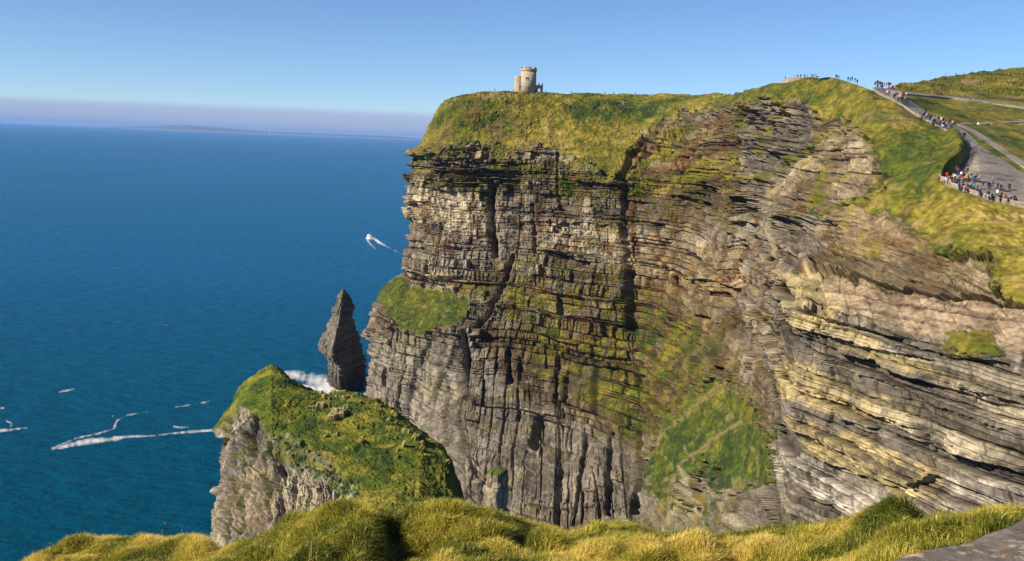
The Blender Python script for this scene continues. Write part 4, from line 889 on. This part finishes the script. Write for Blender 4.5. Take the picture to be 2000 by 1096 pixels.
def person_mesh(name, pose, trous):
    """one continuous skinned figure, 1.75 m"""
    sw = pose.get('stride', .0); arm = pose.get('arm', 'down'); lean = pose.get('lean', 0)
    J = {'pel': (0, 0, .96, .15), 'bel': (0, .01, 1.12, .145), 'che': (0, lean * .5, 1.32, .165), 'nk0': (0, lean, 1.47, .085), 'nk': (0, lean, 1.54, .06), 'h1': (0, lean + .01, 1.62, .088), 'h2': (0, lean + .01, 1.72, .082)}
    for s_, k in ((-1, 'l'), (1, 'r')):
        f = sw * s_
        J['hip' + k] = (.1 * s_, 0, .90, .105); J['kne' + k] = (.11 * s_, f * .5 + abs(f) * .12, .50, .068); J['ank' + k] = (.11 * s_, f - (.08 if f < 0 else 0), .09, .045); J['toe' + k] = (.12 * s_, f + .15, .04, .04)
        J['sho' + k] = (.19 * s_, lean, 1.42, .07)
        if arm == 'down': e, h_ = (.25 * s_, lean - f * .4, 1.14, .05), (.26 * s_, lean + .08 - f * .9, .88, .036)
        elif arm == 'camera': e, h_ = (.27 * s_, lean + .14, 1.2, .05), (.06 * s_, lean + .28, 1.48, .036)
        elif arm == 'pocket': e, h_ = (.31 * s_, lean - .06, 1.14, .05), (.2 * s_, lean + .1, .96, .036)
        else: e, h_ = ((.33 * s_, lean + .1, 1.25, .05), (.45 * s_, lean + .33, 1.38, .036)) if s_ > 0 else ((.25 * s_, lean, 1.14, .05), (.26 * s_, lean + .08, .88, .036))
        J['elb' + k], J['han' + k] = e, h_
    E = [('pel', 'bel'), ('bel', 'che'), ('che', 'nk0'), ('nk0', 'nk'), ('nk', 'h1'), ('h1', 'h2')]
    for k in 'lr': E += [('pel', 'hip' + k), ('hip' + k, 'kne' + k), ('kne' + k, 'ank' + k), ('ank' + k, 'toe' + k), ('che', 'sho' + k), ('sho' + k, 'elb' + k), ('elb' + k, 'han' + k)]
    names = list(J); me = bpy.data.meshes.new(name); me.from_pydata([J[q][:3] for q in names], [(names.index(a), names.index(b_)) for a, b_ in E], [])
    o = bpy.data.objects.new(name + '_tmp', me); COL.objects.link(o)
    md = o.modifiers.new('s', 'SKIN'); md.use_smooth_shade = True
    for i, q in enumerate(names):
        r = J[q][3]; wide = 1.25 if q in ('che', 'bel', 'pel') else 1.0; me.skin_vertices[0].data[i].radius = (r * wide, r * (1 / wide if wide > 1 else 1))
    me.skin_vertices[0].data[0].use_root = True
    o.modifiers.new('b', 'SUBSURF').levels = 1
    dg = bpy.context.evaluated_depsgraph_get(); ev = o.evaluated_get(dg); out = bpy.data.meshes.new_from_object(ev); bpy.data.objects.remove(o); bpy.data.meshes.remove(me)
    out.name = name
    out.materials.clear()
    for mm_ in (M_JACKET, trous, M_SKIN, M_HAIR, M_SHOE): out.materials.append(mm_)
    for p in out.polygons:
        c_ = p.center; hy = c_.y - lean; p.use_smooth = True
        hand = min((c_ - Vector(J['han' + k][:3])).length for k in 'lr') < .075
        if c_.z > 1.54: p.material_index = 2 if (hy > .02 and c_.z < 1.71 and p.normal.y > .2) else 3
        elif hand: p.material_index = 2
        elif c_.z > 1.5: p.material_index = 2
        elif c_.z < .1: p.material_index = 4
        elif c_.z < .93 and abs(c_.x) < .22: p.material_index = 1
        else: p.material_index = 0
    return out
VAR = []
for i, (ps, tr) in enumerate([({'arm': 'down'}, M_TROUS), ({'arm': 'down', 'stride': .28}, M_JEANS), ({'arm': 'camera', 'lean': .03}, M_TROUS), ({'arm': 'pocket'}, M_JEANS), ({'arm': 'point'}, M_TROUS), ({'arm': 'down', 'stride': -.22, 'lean': .04}, M_TROUS)]):
    VAR.append(person_mesh('person_body', ps, tr))
JC = dict(red=(.75, .02, .02), crimson=(.6, .02, .08), orange=(.85, .22, .02), blue=(.03, .16, .6), navy=(.012, .018, .06), black=(.012, .012, .014), white=(.85, .82, .82), pink=(.75, .15, .40), maroon=(.12, .015, .03), cyan=(.05, .38, .62), teal=(.03, .22, .25),
          purple=(.20, .10, .32), beige=(.5, .42, .3), grey=(.28, .27, .27), brown=(.22, .09, .05))
JC['light blue'] = (.25, .5, .8); JC['dark'] = (.025, .02, .03); JC['yellow'] = (.7, .5, .08)
def z7(a, b_): return (1820 + a / 8.43, 280 + (b_ + 52) / 8.43)
def z5(a, b_): return (1780 + a / 4.98, 190 + (b_ + 32) / 4.98)
def z4(a, b_): return (1680 + a / 10.96, 130 + (b_ + 55) / 10.96)
def z2(a, b_): return (1400 + a / 3.32, 110 + (b_ + 16) / 3.32)
def z8(a, b_): return (1500 + a / 10, 130 + (b_ + 45) / 10)
crowd = []
G1 = [(140, 560, 'purple'), (170, 640, 'orange'), (240, 540, 'red'), (222, 625, 'light blue'), (290, 655, 'orange'), (330, 600, 'beige'), (375, 575, 'white'), (345, 560, 'grey'), (430, 460, 'brown'), (570, 455, 'red'), (480, 530, 'white'), (520, 560, 'black'), (548, 590, 'orange'), (600, 595, 'black'),
      (680, 585, 'cyan'), (712, 590, 'black'), (775, 590, 'pink'), (440, 605, 'maroon'), (455, 650, 'black'), (440, 730, 'navy'), (475, 745, 'maroon'), (542, 780, 'crimson'), (620, 750, 'navy'), (590, 735, 'dark'), (680, 735, 'teal'), (735, 720, 'grey'), (840, 690, 'black'), (990, 615, 'purple'),
      (960, 700, 'pink'), (920, 700, 'navy'), (1080, 715, 'dark'), (1130, 735, 'dark'), (1280, 725, 'maroon'), (775, 820, 'navy'), (800, 835, 'grey'), (880, 880, 'blue'), (930, 850, 'black'), (985, 890, 'light blue'), (1070, 835, 'white'), (1140, 870, 'black'), (1115, 920, 'navy'), (1175, 915, 'orange'),
      (1245, 950, 'navy'), (1285, 940, 'maroon'), (1350, 920, 'maroon'), (1375, 970, 'black'), (320, 610, 'black'), (510, 640, 'dark'), (650, 690, 'purple'), (640, 560, 'navy')]
G2 = [(100, 180, 'blue'), (112, 215, 'black'), (130, 160, 'blue'), (140, 125, 'black'), (150, 190, 'dark'), (172, 200, 'maroon'), (200, 235, 'cyan'), (205, 270, 'black'), (215, 230, 'navy'), (262, 205, 'dark'), (288, 220, 'white'), (270, 260, 'black'), (300, 260, 'crimson'), (300, 290, 'light blue'), (325, 270, 'navy'),
      (348, 245, 'brown'), (398, 250, 'orange'), (395, 285, 'blue'), (438, 335, 'black'), (472, 365, 'pink'), (470, 390, 'dark'), (518, 370, 'navy')]
G3 = [(305, 370, 'maroon'), (385, 350, 'black'), (430, 385, 'navy'), (320, 440, 'yellow'), (368, 440, 'maroon'), (415, 440, 'beige'), (480, 440, 'navy'), (515, 375, 'purple'), (600, 380, 'black'), (635, 380, 'navy'), (640, 450, 'white'), (695, 450, 'black'), (730, 460, 'pink'), (530, 530, 'crimson'), (575, 575, 'white')]
G4 = [(765, 600, 'black'), (730, 650, 'navy'), (830, 670, 'white'), (880, 640, 'red'), (905, 590, 'black'), (980, 610, 'beige'), (1030, 635, 'black'), (870, 710, 'dark'), (960, 715, 'grey'), (1040, 720, 'dark'), (810, 715, 'navy'), (910, 700, 'black')]
G5 = [z4(1100, 500) + ('dark',), z4(1480, 520) + ('black',), z4(1640, 570) + ('maroon',), z4(1730, 580) + ('navy',), z2(1515, 250) + ('brown',), z2(1575, 262) + ('black',), z2(1607, 262) + ('dark',), z2(1645, 268) + ('blue',), z2(1722, 272) + ('purple',)]
G6 = [(340, 215, 'teal'), (400, 212, 'white'), (520, 205, 'crimson'), (575, 195, 'maroon'), (632, 188, 'black'), (712, 190, 'navy'), (765, 190, 'purple'), (852, 185, 'navy'), (888, 180, 'dark'), (930, 172, 'brown')]
G7 = [(1325, 195, 'black'), (1350, 205, 'navy'), (1380, 215, 'dark'), (1560, 250, 'dark'), (1600, 255, 'teal'), (1640, 245, 'navy'), (1695, 270, 'navy'), (1740, 300, 'black')]
G8 = [z2(1480, 122) + ('pink',), z2(1550, 112) + ('crimson',), z2(1602, 106) + ('purple',), z2(1655, 98) + ('grey',)]
groups = []
for a, b_, c_ in G1: groups.append(('terrace', 'in the terrace crowd', *z7(a, b_), c_, None, 0))
for a, b_, c_ in G2: groups.append(('bend', 'on the middle of the path', *z5(a, b_), c_, None, 0))
groups.append(('grass', 'standing alone on the grass right of the path', *z5(645, 262), 'white', None, 0))
for a, b_, c_ in G3: groups.append(('top', 'where the path meets the skyline', *z4(a, b_), c_, None, 0))
for a, b_, c_ in G4: groups.append(('upper', 'in the tight upper path group', *z4(a, b_), c_, None, 0))
for a, b_, c_ in G5: groups.append(('hillside', 'on the thin hillside path', a, b_, c_, None, 0))
for a, b_, c_ in G6: groups.append(('platform', 'behind the hilltop platform wall', *z8(a, b_), c_, 449.0, 0))
for a, b_, c_ in G7: groups.append(('crest', 'on the hill crest right of the platform', *z8(a, b_), c_, None, 0))
for a, b_, c_ in G8: groups.append(('ridge', 'tiny on the far right skyline', a, b_, c_, None, 0))
for a, b_, c_ in [(966.5, 179.5, 'dark'), (1003, 180.5, 'navy'), (1008, 183.0, 'brown'), (1022, 183, 'maroon'), (1050, 183.5, 'navy'), (1066, 182, 'blue')]: groups.append(('tower', 'by the foot of the stone tower', a, b_, c_, None, 0))
for a, b_, c_ in [(1116, 184.5, 'dark'), (1181, 185.5, 'navy'), (1199, 185.5, 'black'), (1241, 186, 'dark'), (1410, 188, 'black'), (1417, 188, 'navy'), (1300, 187, 'maroon')]: groups.append(('plateau', 'on the plateau between tower and hill', a, b_, c_, None, 0))
_pr = random.Random(21); extra = []
for g_ in groups:
    for _k in range(2 if g_[0] in ('bend', 'upper', 'top') else 1):
      if g_[0] in ('terrace', 'bend', 'top', 'upper') and _pr.random() < .75: extra.append((g_[0], g_[1], g_[2] + _pr.uniform(-5, 5), g_[3] + _pr.uniform(-2.0, 1.0), _pr.choice(['black', 'navy', 'dark', 'maroon', 'brown', 'black', 'grey']), None, 0))
groups += extra
cnt = {}
for g_ in groups: cnt.setdefault((g_[0], g_[4]), []).append(g_[2:4])
ORD = ['first', 'second', 'third', 'fourth', 'fifth', 'sixth', 'seventh', 'eighth', 'ninth', 'tenth', 'eleventh', 'twelfth', 'thirteenth', 'fourteenth', 'fifteenth', 'sixteenth', 'seventeenth', 'eighteenth', 'nineteenth', 'twentieth', 'twenty-first', 'twenty-second', 'twenty-third', 'twenty-fourth', 'twenty-fifth', 'twenty-sixth', 'twenty-seventh', 'twenty-eighth']
pr = random.Random(5)
# facing: outwards to the sea or along the path
for i, (gk, where, px, py, colr, Dd, _) in enumerate(groups):
    if Dd is None: p = ground(px, py)
    else: p = at(px, py, Dd)
    mesh = VAR[pr.randrange(len(VAR))]; o = bpy.data.objects.new('person', mesh); COL.objects.link(o)
    s_ = pr.uniform(.96, 1.06) * 1.1
    o.scale = (s_ * 1.1, s_ * 1.1, s_); o.location = p + np.array([0, 0, .14 if gk in ('terrace', 'bend', 'upper', 'top') else .05]); o.rotation_euler = (0, 0, pr.uniform(0, 6.28))
    jc = JC[colr]; o.color = (*jc, 1)
    same = sorted(cnt[(gk, colr)]); cn = 'dark grey' if colr == 'dark' else colr
    if len(same) == 1: lab = 'only person dressed in %s %s' % (cn, where)
    else: lab = '%s %s clad person from the left %s' % (ORD[same.index((px, py))], cn, where)
    tag(o, lab, 'person', {'terrace': 'visitors crowded on the terrace', 'bend': 'visitors walking on the path', 'grass': 'visitors on the hillside path', 'top': 'visitors at the top of the path', 'upper': 'visitors on the upper path', 'hillside': 'visitors on the hillside path',
                            'platform': 'visitors on the hilltop platform', 'crest': 'visitors on the hill crest', 'ridge': 'visitors on the far ridge', 'tower': 'visitors at the tower', 'plateau': 'visitors on the plateau'}[gk])

# birds
def bird(px, py, D, label):
    p = at(px, py, D); o = empty('gull', p, random.uniform(0, 6)); bm = bmesh.new()
    r = bmesh.ops.create_icosphere(bm, subdivisions=2, radius=.12); bmesh.ops.scale(bm, verts=r['verts'], vec=(.8, 2.6, .8)); bm_obj('body', bm, M_WHITE, o, True)
    for s_ in (-1, 1):
        bm = bmesh.new(); v = [(0, .12, .02), (s_ * .35, .16, .16), (s_ * .8, -.05, .05), (s_ * .35, -.08, .15), (0, -.12, .02)]
        a = [bm.verts.new(q) for q in v]; c_ = [bm.verts.new((q[0], q[1], q[2] - .03)) for q in v]; bm.faces.new(a); bm.faces.new(c_[::-1])
        for q in range(5): bm.faces.new((a[q], c_[q], c_[(q + 1) % 5], a[(q + 1) % 5]))
        bm_obj('wing', bm, M_GULL, o)
    tag(o, label, 'bird')
M_GULL = mat_plain('gull_wing_grey', (.06, .06, .07), .8, .2)
bird(815, 57, 420, 'tiny gull high in the sky left of the tower'); bird(238, 138, 500, 'tiny gull in the upper left sky')
bird(220, 813, 300, 'small gull flying low over the sea beside the curling foam')

# ================================================================= FOREGROUND BANK
print('foreground')
FT = curve([(-40, 1120), (30, 1100), (60, 1078), (90, 1060), (130, 1052), (200, 1044), (270, 1038), (330, 1040), (370, 1036), (415, 1038), (450, 1050), (490, 1040), (540, 1020), (560, 996), (600, 985), (650, 977), (700, 978), (760, 992), (800, 982), (860, 976), (920, 985), (980, 998),
            (1040, 1016), (1100, 1020), (1160, 1014), (1205, 1008), (1260, 1024), (1330, 1034), (1400, 1030), (1450, 1034), (1500, 1018), (1560, 1012), (1620, 1010), (1660, 1006), (1700, 984), (1745, 962), (1790, 968), (1850, 982), (1900, 976), (1960, 982), (2000, 990), (2100, 1000)])
FD = curve([(-40, 12.5), (300, 11.5), (450, 10.0), (600, 9.4), (800, 9.2), (1100, 10), (1400, 9.8), (1650, 8.6), (1745, 7.8), (1900, 7.6), (2100, 7.0)])
FB = curve([(-40, 9.2), (400, 7.4), (800, 6.6), (1300, 6.2), (1700, 5.4), (2100, 4.6)])
FT0 = FT; FT = lambda x: FT0(x) + 14
def Dfg(PX, PY):
    t = np.clip((PY - FT(PX)) / (1190 - FT(PX)), 0, 1.0); a, b_ = 1 / FD(PX), 1 / FB(PX); return 1 / (a + (b_ - a) * t ** .8)
nx, ny = 700, 170
s = np.linspace(0, 1, nx)[None, :]; t = np.linspace(0, 1, ny)[:, None] ** 1.3
PX = -60 + s * 2180 + 0 * t; PY = FT(PX) + 6 + t * (1190 - FT(PX)); P = unproj(PX, PY, Dfg(PX, PY)); x, y, z = P[..., 0], P[..., 1], P[..., 2]
def tussock(x, y, cell=.42, seed=430):
    gx_, gy_ = np.floor(x / cell).astype(np.int64), np.floor(y / cell).astype(np.int64); best = np.full(x.shape, 9.0); bx_ = np.zeros(x.shape); by_ = np.zeros(x.shape); bh = np.zeros(x.shape)
    z0_ = np.zeros_like(gx_)
    for i in (-1, 0, 1):
        for j in (-1, 0, 1):
            cx_ = (gx_ + i + _h(gx_ + i, gy_ + j, z0_, seed)) * cell; cy_ = (gy_ + j + _h(gx_ + i, gy_ + j, z0_, seed + 1)) * cell; d = np.hypot(x - cx_, y - cy_); m_ = d < best
            best = np.where(m_, d, best); bx_ = np.where(m_, cx_, bx_); by_ = np.where(m_, cy_, by_); bh = np.where(m_, _h(gx_ + i, gy_ + j, z0_, seed + 2), bh)
    return best / cell, x - bx_, y - by_, bh
td, _, _, th_ = tussock(x, y)
mound = .045 * (th_ + .2) * np.clip(1 - (td / .75) ** 2, 0, 1) + .16 * fbm(x / 1.3, y / 1.0, x * 0, 400, 3) + .13 * np.abs(vn(x / .42, y / .42, None, 401)) + .05 * vn(x / .15, y / .15, None, 402)
hole = np.zeros_like(PX)
for (hx, hy, rx, ry, dp) in [(790, 1062, 55, 34, .26), (845, 1035, 42, 14, .14), (350, 1090, 60, 14, .18), (430, 1060, 26, 12, .14), (1560, 1010, 40, 14, .15), (1800, 1000, 30, 12, .2), (1900, 1010, 30, 10, .2), (1340, 1045, 30, 8, .1), (1440, 1098, 60, 12, .15), (600, 1060, 18, 26, .10), (1010, 1062, 30, 12, .14), (200, 1088, 40, 8, .12)]:
    hole += dp * np.exp(-((PX - hx) / rx) ** 2 - ((PY - hy) / ry) ** 2)
edge = sstep(0, .12, t + 0 * PX)
P[..., 2] += (mound - .10) * (.35 + .65 * edge) - hole
def fg_col(P, seed=410):
    x, y, z = P[..., 0], P[..., 1], P[..., 2]
    a = fbm(x / 1.0, y / 1.0, x * 0, seed, 3) * .9 + .45 * vn(x / .25, y / .25, None, seed + 3)
    return a
af = fg_col(P); base = C['dgreen'] + (C['moss'] - C['dgreen']) * sstep(-.3, .6, af)[..., None]
Pe, Ce = extend(P, base * .9, [(0, .3, -.15), (0, .8, -.7), (0, 1.4, -2.2), (0, 2.2, -6), (0, 3, -16)], [], [])
tag(link('grassy_bank', np_mesh('grassy_bank', Pe, grid_faces(*Pe.shape[:2]), Ce, True), mat_terrain('turf_soil', 20, .6, .03, .4)), 'near grassy bank at the cliff edge in front of the camera', kind='structure')
# blades
NB = 600000
du = np.linalg.norm(np.diff(P, axis=1)[:-1], axis=-1); dv = np.linalg.norm(np.diff(P, axis=0)[:, :-1], axis=-1)
wgt = (du * dv).ravel(); wgt /= wgt.sum(); idx = rng.choice(wgt.size, NB, p=wgt); iy, ix = np.unravel_index(idx, du.shape); fu, fv = rng.random(NB)[:, None], rng.random(NB)[:, None]
B = P[iy, ix] * (1 - fu) * (1 - fv) + P[iy, ix + 1] * fu * (1 - fv) + P[iy + 1, ix] * (1 - fu) * fv + P[iy + 1, ix + 1] * fu * fv
bx, by = B[:, 0], B[:, 1]
a = fg_col(B); hl = hole[iy, ix]
clump = vn(bx / .22, by / .22, None, 420)
td, tdx, tdy, th_ = tussock(bx, by)
ang = np.arctan2(tdy, tdx) + rng.normal(0, 1.3, NB)
a = a + (th_ - .5) * .35 + .1
dirv = np.stack([np.cos(ang) * .9 + .2, np.sin(ang) * .9 - .1, 0 * ang], -1)
L = (.045 + .09 * rng.random(NB) ** 2 + .03 * th_) * (1.1 - .3 * np.clip(td, 0, 1)) * (1 - .25 * np.clip(hl * 3, 0, 1))
lean = .1 + .55 * rng.random(NB) + .6 * np.clip(td, 0, .9)
w = rng.uniform(.002, .0042, NB)
side = np.stack([-dirv[:, 1], dirv[:, 0], 0 * ang], -1); side /= np.linalg.norm(side, axis=1, keepdims=True) + 1e-9
# turn the blade width roughly randomly
rr_ = rng.normal(0, .5, NB)[:, None]; side = side + dirv * rr_; side /= np.linalg.norm(side, axis=1, keepdims=True)
zup = np.array([0, 0, 1.0])
p0 = B - zup * .02; p1 = B + dirv * (L * lean * .35)[:, None] + zup * (L * .55)[:, None]; p2 = B + dirv * (L * lean * 1.05)[:, None] + zup * (L * (.95 - .45 * lean))[:, None]
V = np.stack([p0 - side * w[:, None], p0 + side * w[:, None], p1 - side * w[:, None] * .8, p1 + side * w[:, None] * .8, p2], 1).reshape(-1, 3)
i0 = np.arange(NB) * 5
F = np.concatenate([np.stack([i0, i0 + 1, i0 + 3], 1), np.stack([i0, i0 + 3, i0 + 2], 1), np.stack([i0 + 2, i0 + 3, i0 + 4], 1)])
r_ = rng.random(NB)
k = a * 1.35 + .3 * rng.normal(0, 1, NB)
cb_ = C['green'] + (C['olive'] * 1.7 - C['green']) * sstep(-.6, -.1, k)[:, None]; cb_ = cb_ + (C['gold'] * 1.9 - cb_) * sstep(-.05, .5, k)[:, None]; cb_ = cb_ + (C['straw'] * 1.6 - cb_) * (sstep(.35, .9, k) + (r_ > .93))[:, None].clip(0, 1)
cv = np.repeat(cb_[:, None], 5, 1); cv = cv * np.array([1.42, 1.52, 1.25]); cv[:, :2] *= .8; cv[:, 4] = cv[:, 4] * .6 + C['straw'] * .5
mt, n, l, b = mat_new('grass_blade'); at_ = n.new('ShaderNodeAttribute'); at_.attribute_name = 'Col'; l.new(at_.outputs['Color'], b.inputs['Base Color']); b.inputs['Roughness'].default_value = .6; b.inputs['Specular IOR Level'].default_value = .25
tl = n.new('ShaderNodeBsdfTranslucent'); l.new(at_.outputs['Color'], tl.inputs['Color']); ms = n.new('ShaderNodeMixShader'); ms.inputs[0].default_value = .4
l.new(b.outputs[0], ms.inputs[1]); l.new(tl.outputs[0], ms.inputs[2]); l.new(ms.outputs[0], n['Material Output'].inputs['Surface'])
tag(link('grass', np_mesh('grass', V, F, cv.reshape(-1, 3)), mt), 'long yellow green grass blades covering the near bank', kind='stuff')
# seed stalks standing above the edge
M_STALK = mat_plain('dry_stalk', (.20, .13, .06), .9, .3)
bm = bmesh.new()
for (sx_, top, bot) in [(523, 0, 0), (554, 0, 0), (361, 0, 0), (383, 0, 0), (333, 0, 0), (262, 0, 0), (173, 0, 0), (213, 0, 0), (278, 0, 0), (610, 0, 0), (316, 0, 0), (140, 0, 0), (100, 0, 0)]:
    px_ = sx_ ; f_ = float(FT(px_)); d_ = float(FD(px_)) - .1
    if px_ in (523, 554): continue
    p_a = Vector(at(px_, f_ + 10, d_)); h_ = random.uniform(.08, .24); p_b = p_a + Vector((random.uniform(-.04, .06), 0, h_)); cyl(bm, p_a, p_b, .005, .003, 5); cyl(bm, p_b, p_b + Vector((.008, 0, .035)), .009, .003, 5)
for (q0, q1) in [((608, 1088), (611, 1040)), ((604, 1096), (608, 1060)), ((1480, 1092), (1455, 1062)), ((1660, 1048), (1645, 1020)), ((322, 1022), (336, 1044))]:
    cyl(bm, at(*q0, 7.6), at(*q1, 7.7), .006, .003, 5)
tag(bm_obj('dry_stalks', bm, M_STALK), 'thin dry seed stalks sticking up from the near bank', kind='stuff')

# coping slab of the near wall
mt, n, l, b = mat_new('lichened_flagstone'); tc = n.new('ShaderNodeTexCoord')
def nz_(s, d=6, r=.6):
    q = n.new('ShaderNodeTexNoise'); q.inputs['Scale'].default_value = s; q.inputs['Detail'].default_value = d; q.inputs['Roughness'].default_value = r; l.new(tc.outputs['Object'], q.inputs['Vector']); return q
def thr(src, lo, hi):
    q = n.new('ShaderNodeMapRange'); q.inputs[1].default_value = lo; q.inputs[2].default_value = hi; l.new(src, q.inputs[0]); return q.outputs[0]
def mixn(fac, A_, B_):
    q = n.new('ShaderNodeMix'); q.data_type = 'RGBA'; l.new(fac, q.inputs[0])
    for i_, v_ in ((6, A_), (7, B_)):
        if isinstance(v_, tuple): q.inputs[i_].default_value = (*v_, 1)
        else: l.new(v_, q.inputs[i_])
    return q.outputs[2]
a1 = nz_(5, 8, .7); a2 = nz_(7, 10, .78); a3 = nz_(13, 6); a4 = nz_(60, 6, .7)
c0 = mixn(thr(a1.outputs[0], .35, .65), (.07, .058, .048), (.17, .14, .115)); c1 = mixn(thr(a2.outputs[0], .52, .60), c0, (.42, .37, .28)); c2 = mixn(thr(a3.outputs[0], .62, .66), c1, (.50, .22, .03)); c3 = mixn(thr(a4.outputs[0], .62, .72), c2, (.28, .26, .22))
l.new(c3, b.inputs['Base Color']); b.inputs['Roughness'].default_value = .9
bp = n.new('ShaderNodeBump'); bp.inputs['Strength'].default_value = .7; bp.inputs['Distance'].default_value = .02; l.new(a2.outputs[0], bp.inputs['Height']); l.new(bp.outputs[0], b.inputs['Normal'])
ZS = 163.92
edge_px = [(1700, 1104), (1722, 1094), (1745, 1082), (1770, 1072), (1800, 1062), (1835, 1056), (1870, 1051), (1890, 1046), (1925, 1034), (1960, 1024), (1990, 1012), (2010, 1006), (2060, 990)]
fe = [at_z(a_, b_, ZS) for a_, b_ in edge_px]
wl_ = empty('near_flagstone_wall', fe[0]); tag(wl_, 'dark lichen spotted flagstone wall top in the bottom right corner', 'wall')
nu, nv = 160, 60; L_ = np.array(fe); qs = np.linspace(0, 1, nu); E_ = np.stack([np.interp(qs, np.linspace(0, 1, len(fe)), L_[:, k_]) for k_ in range(3)], -1)
inn = np.array([.38, -.92, 0]); inn /= np.linalg.norm(inn); t = np.linspace(0, 1, nv)[:, None, None]
G = E_[None] + inn[None, None] * t * .9; xx, yy = G[..., 0], G[..., 1]
G[..., 2] += .014 * fbm(xx / .25, yy / .25, xx * 0, 500, 5) - .012 * np.exp(-(t[..., 0] / .02) ** 2)
G[0] += .022 * np.stack([fbm(xx[0] / .06, yy[0] / .06, xx[0] * 0, 501, 3)] * 2 + [xx[0] * 0], -1)
under = G[0:1].copy(); under[..., 2] -= .07; under2 = under + inn * .06; G = np.concatenate([under2, under, G, G[-1:] - [0, 0, .07]], 0) - fe[0]
me = np_mesh('coping_slab', G, grid_faces(*G.shape[:2])); link('coping_slab', me, mt, wl_)
bmw = bmesh.new()
for lay in range(9):
    q = E_[::8] - fe[0] + inn * .10
    for a_, b_ in zip(q[:-1], q[1:]):
        c_ = (Vector(a_) + Vector(b_)) / 2 + Vector(inn) * .35; d_ = Vector(b_) - Vector(a_); box(bmw, c_.x, c_.y, -.12 - lay * .11, d_.length * .97, .7 + random.uniform(-.04, .04), .10, math.atan2(d_.y, d_.x), .01)
bm_obj('stonework', bmw, M_FLAG, wl_)

# ================================================================= AIR
bm = bmesh.new(); bmesh.ops.create_cube(bm, size=1.0)
hm_ = bpy.data.meshes.new('haze'); bm.to_mesh(hm_); bm.free(); hz = link('haze', hm_, None); hz.location = (0, 28000, 160); hz.scale = (125000, 66000, 330)
mt = bpy.data.materials.new('haze_air'); mt.use_nodes = True; n = mt.node_tree.nodes; n.clear(); out = n.new('ShaderNodeOutputMaterial'); pv = n.new('ShaderNodeVolumePrincipled')
pv.inputs['Color'].default_value = (.26, .50, 1.0, 1); pv.inputs['Density'].default_value = 2.4e-5; pv.inputs['Anisotropy'].default_value = 0.0
mt.node_tree.links.new(pv.outputs[0], out.inputs['Volume']); hz.data.materials.append(mt)
tag(hz, 'thin blue sea haze fading the horizon', kind='stuff')
bv = [(-1, 0, -80), (-1, 24000, -80), (-1, 24000, 1500), (-1, 23000, 2350), (-1, 15000, 1900), (-1, 3000, 1350)]  # second air volume, added for the haze band above the horizon
V_ = [(sx_ * 120000, 62000 + q[1], q[2]) for sx_ in (-1, 1) for q in bv]; hm_ = bpy.data.meshes.new('haze_bank')
hm_.from_pydata(V_, [], [tuple(range(6)), tuple(range(11, 5, -1))] + [(i, i + 6, (i + 1) % 6 + 6, (i + 1) % 6) for i in range(6)])
bm = bmesh.new(); bm.from_mesh(hm_); bmesh.ops.recalc_face_normals(bm, faces=bm.faces); bm.to_mesh(hm_); bm.free(); cbk = link('haze_bank', hm_, None)
mt = bpy.data.materials.new('bank_air'); mt.use_nodes = True; n = mt.node_tree.nodes; n.clear(); out = n.new('ShaderNodeOutputMaterial'); pv = n.new('ShaderNodeVolumePrincipled')
pv.inputs['Color'].default_value = (.56, .66, .97, 1); pv.inputs['Density'].default_value = 8e-5
mt.node_tree.links.new(pv.outputs[0], out.inputs['Volume']); cbk.data.materials.append(mt)
tag(cbk, 'long lilac bank of haze lying along the horizon', kind='stuff')
print('done')
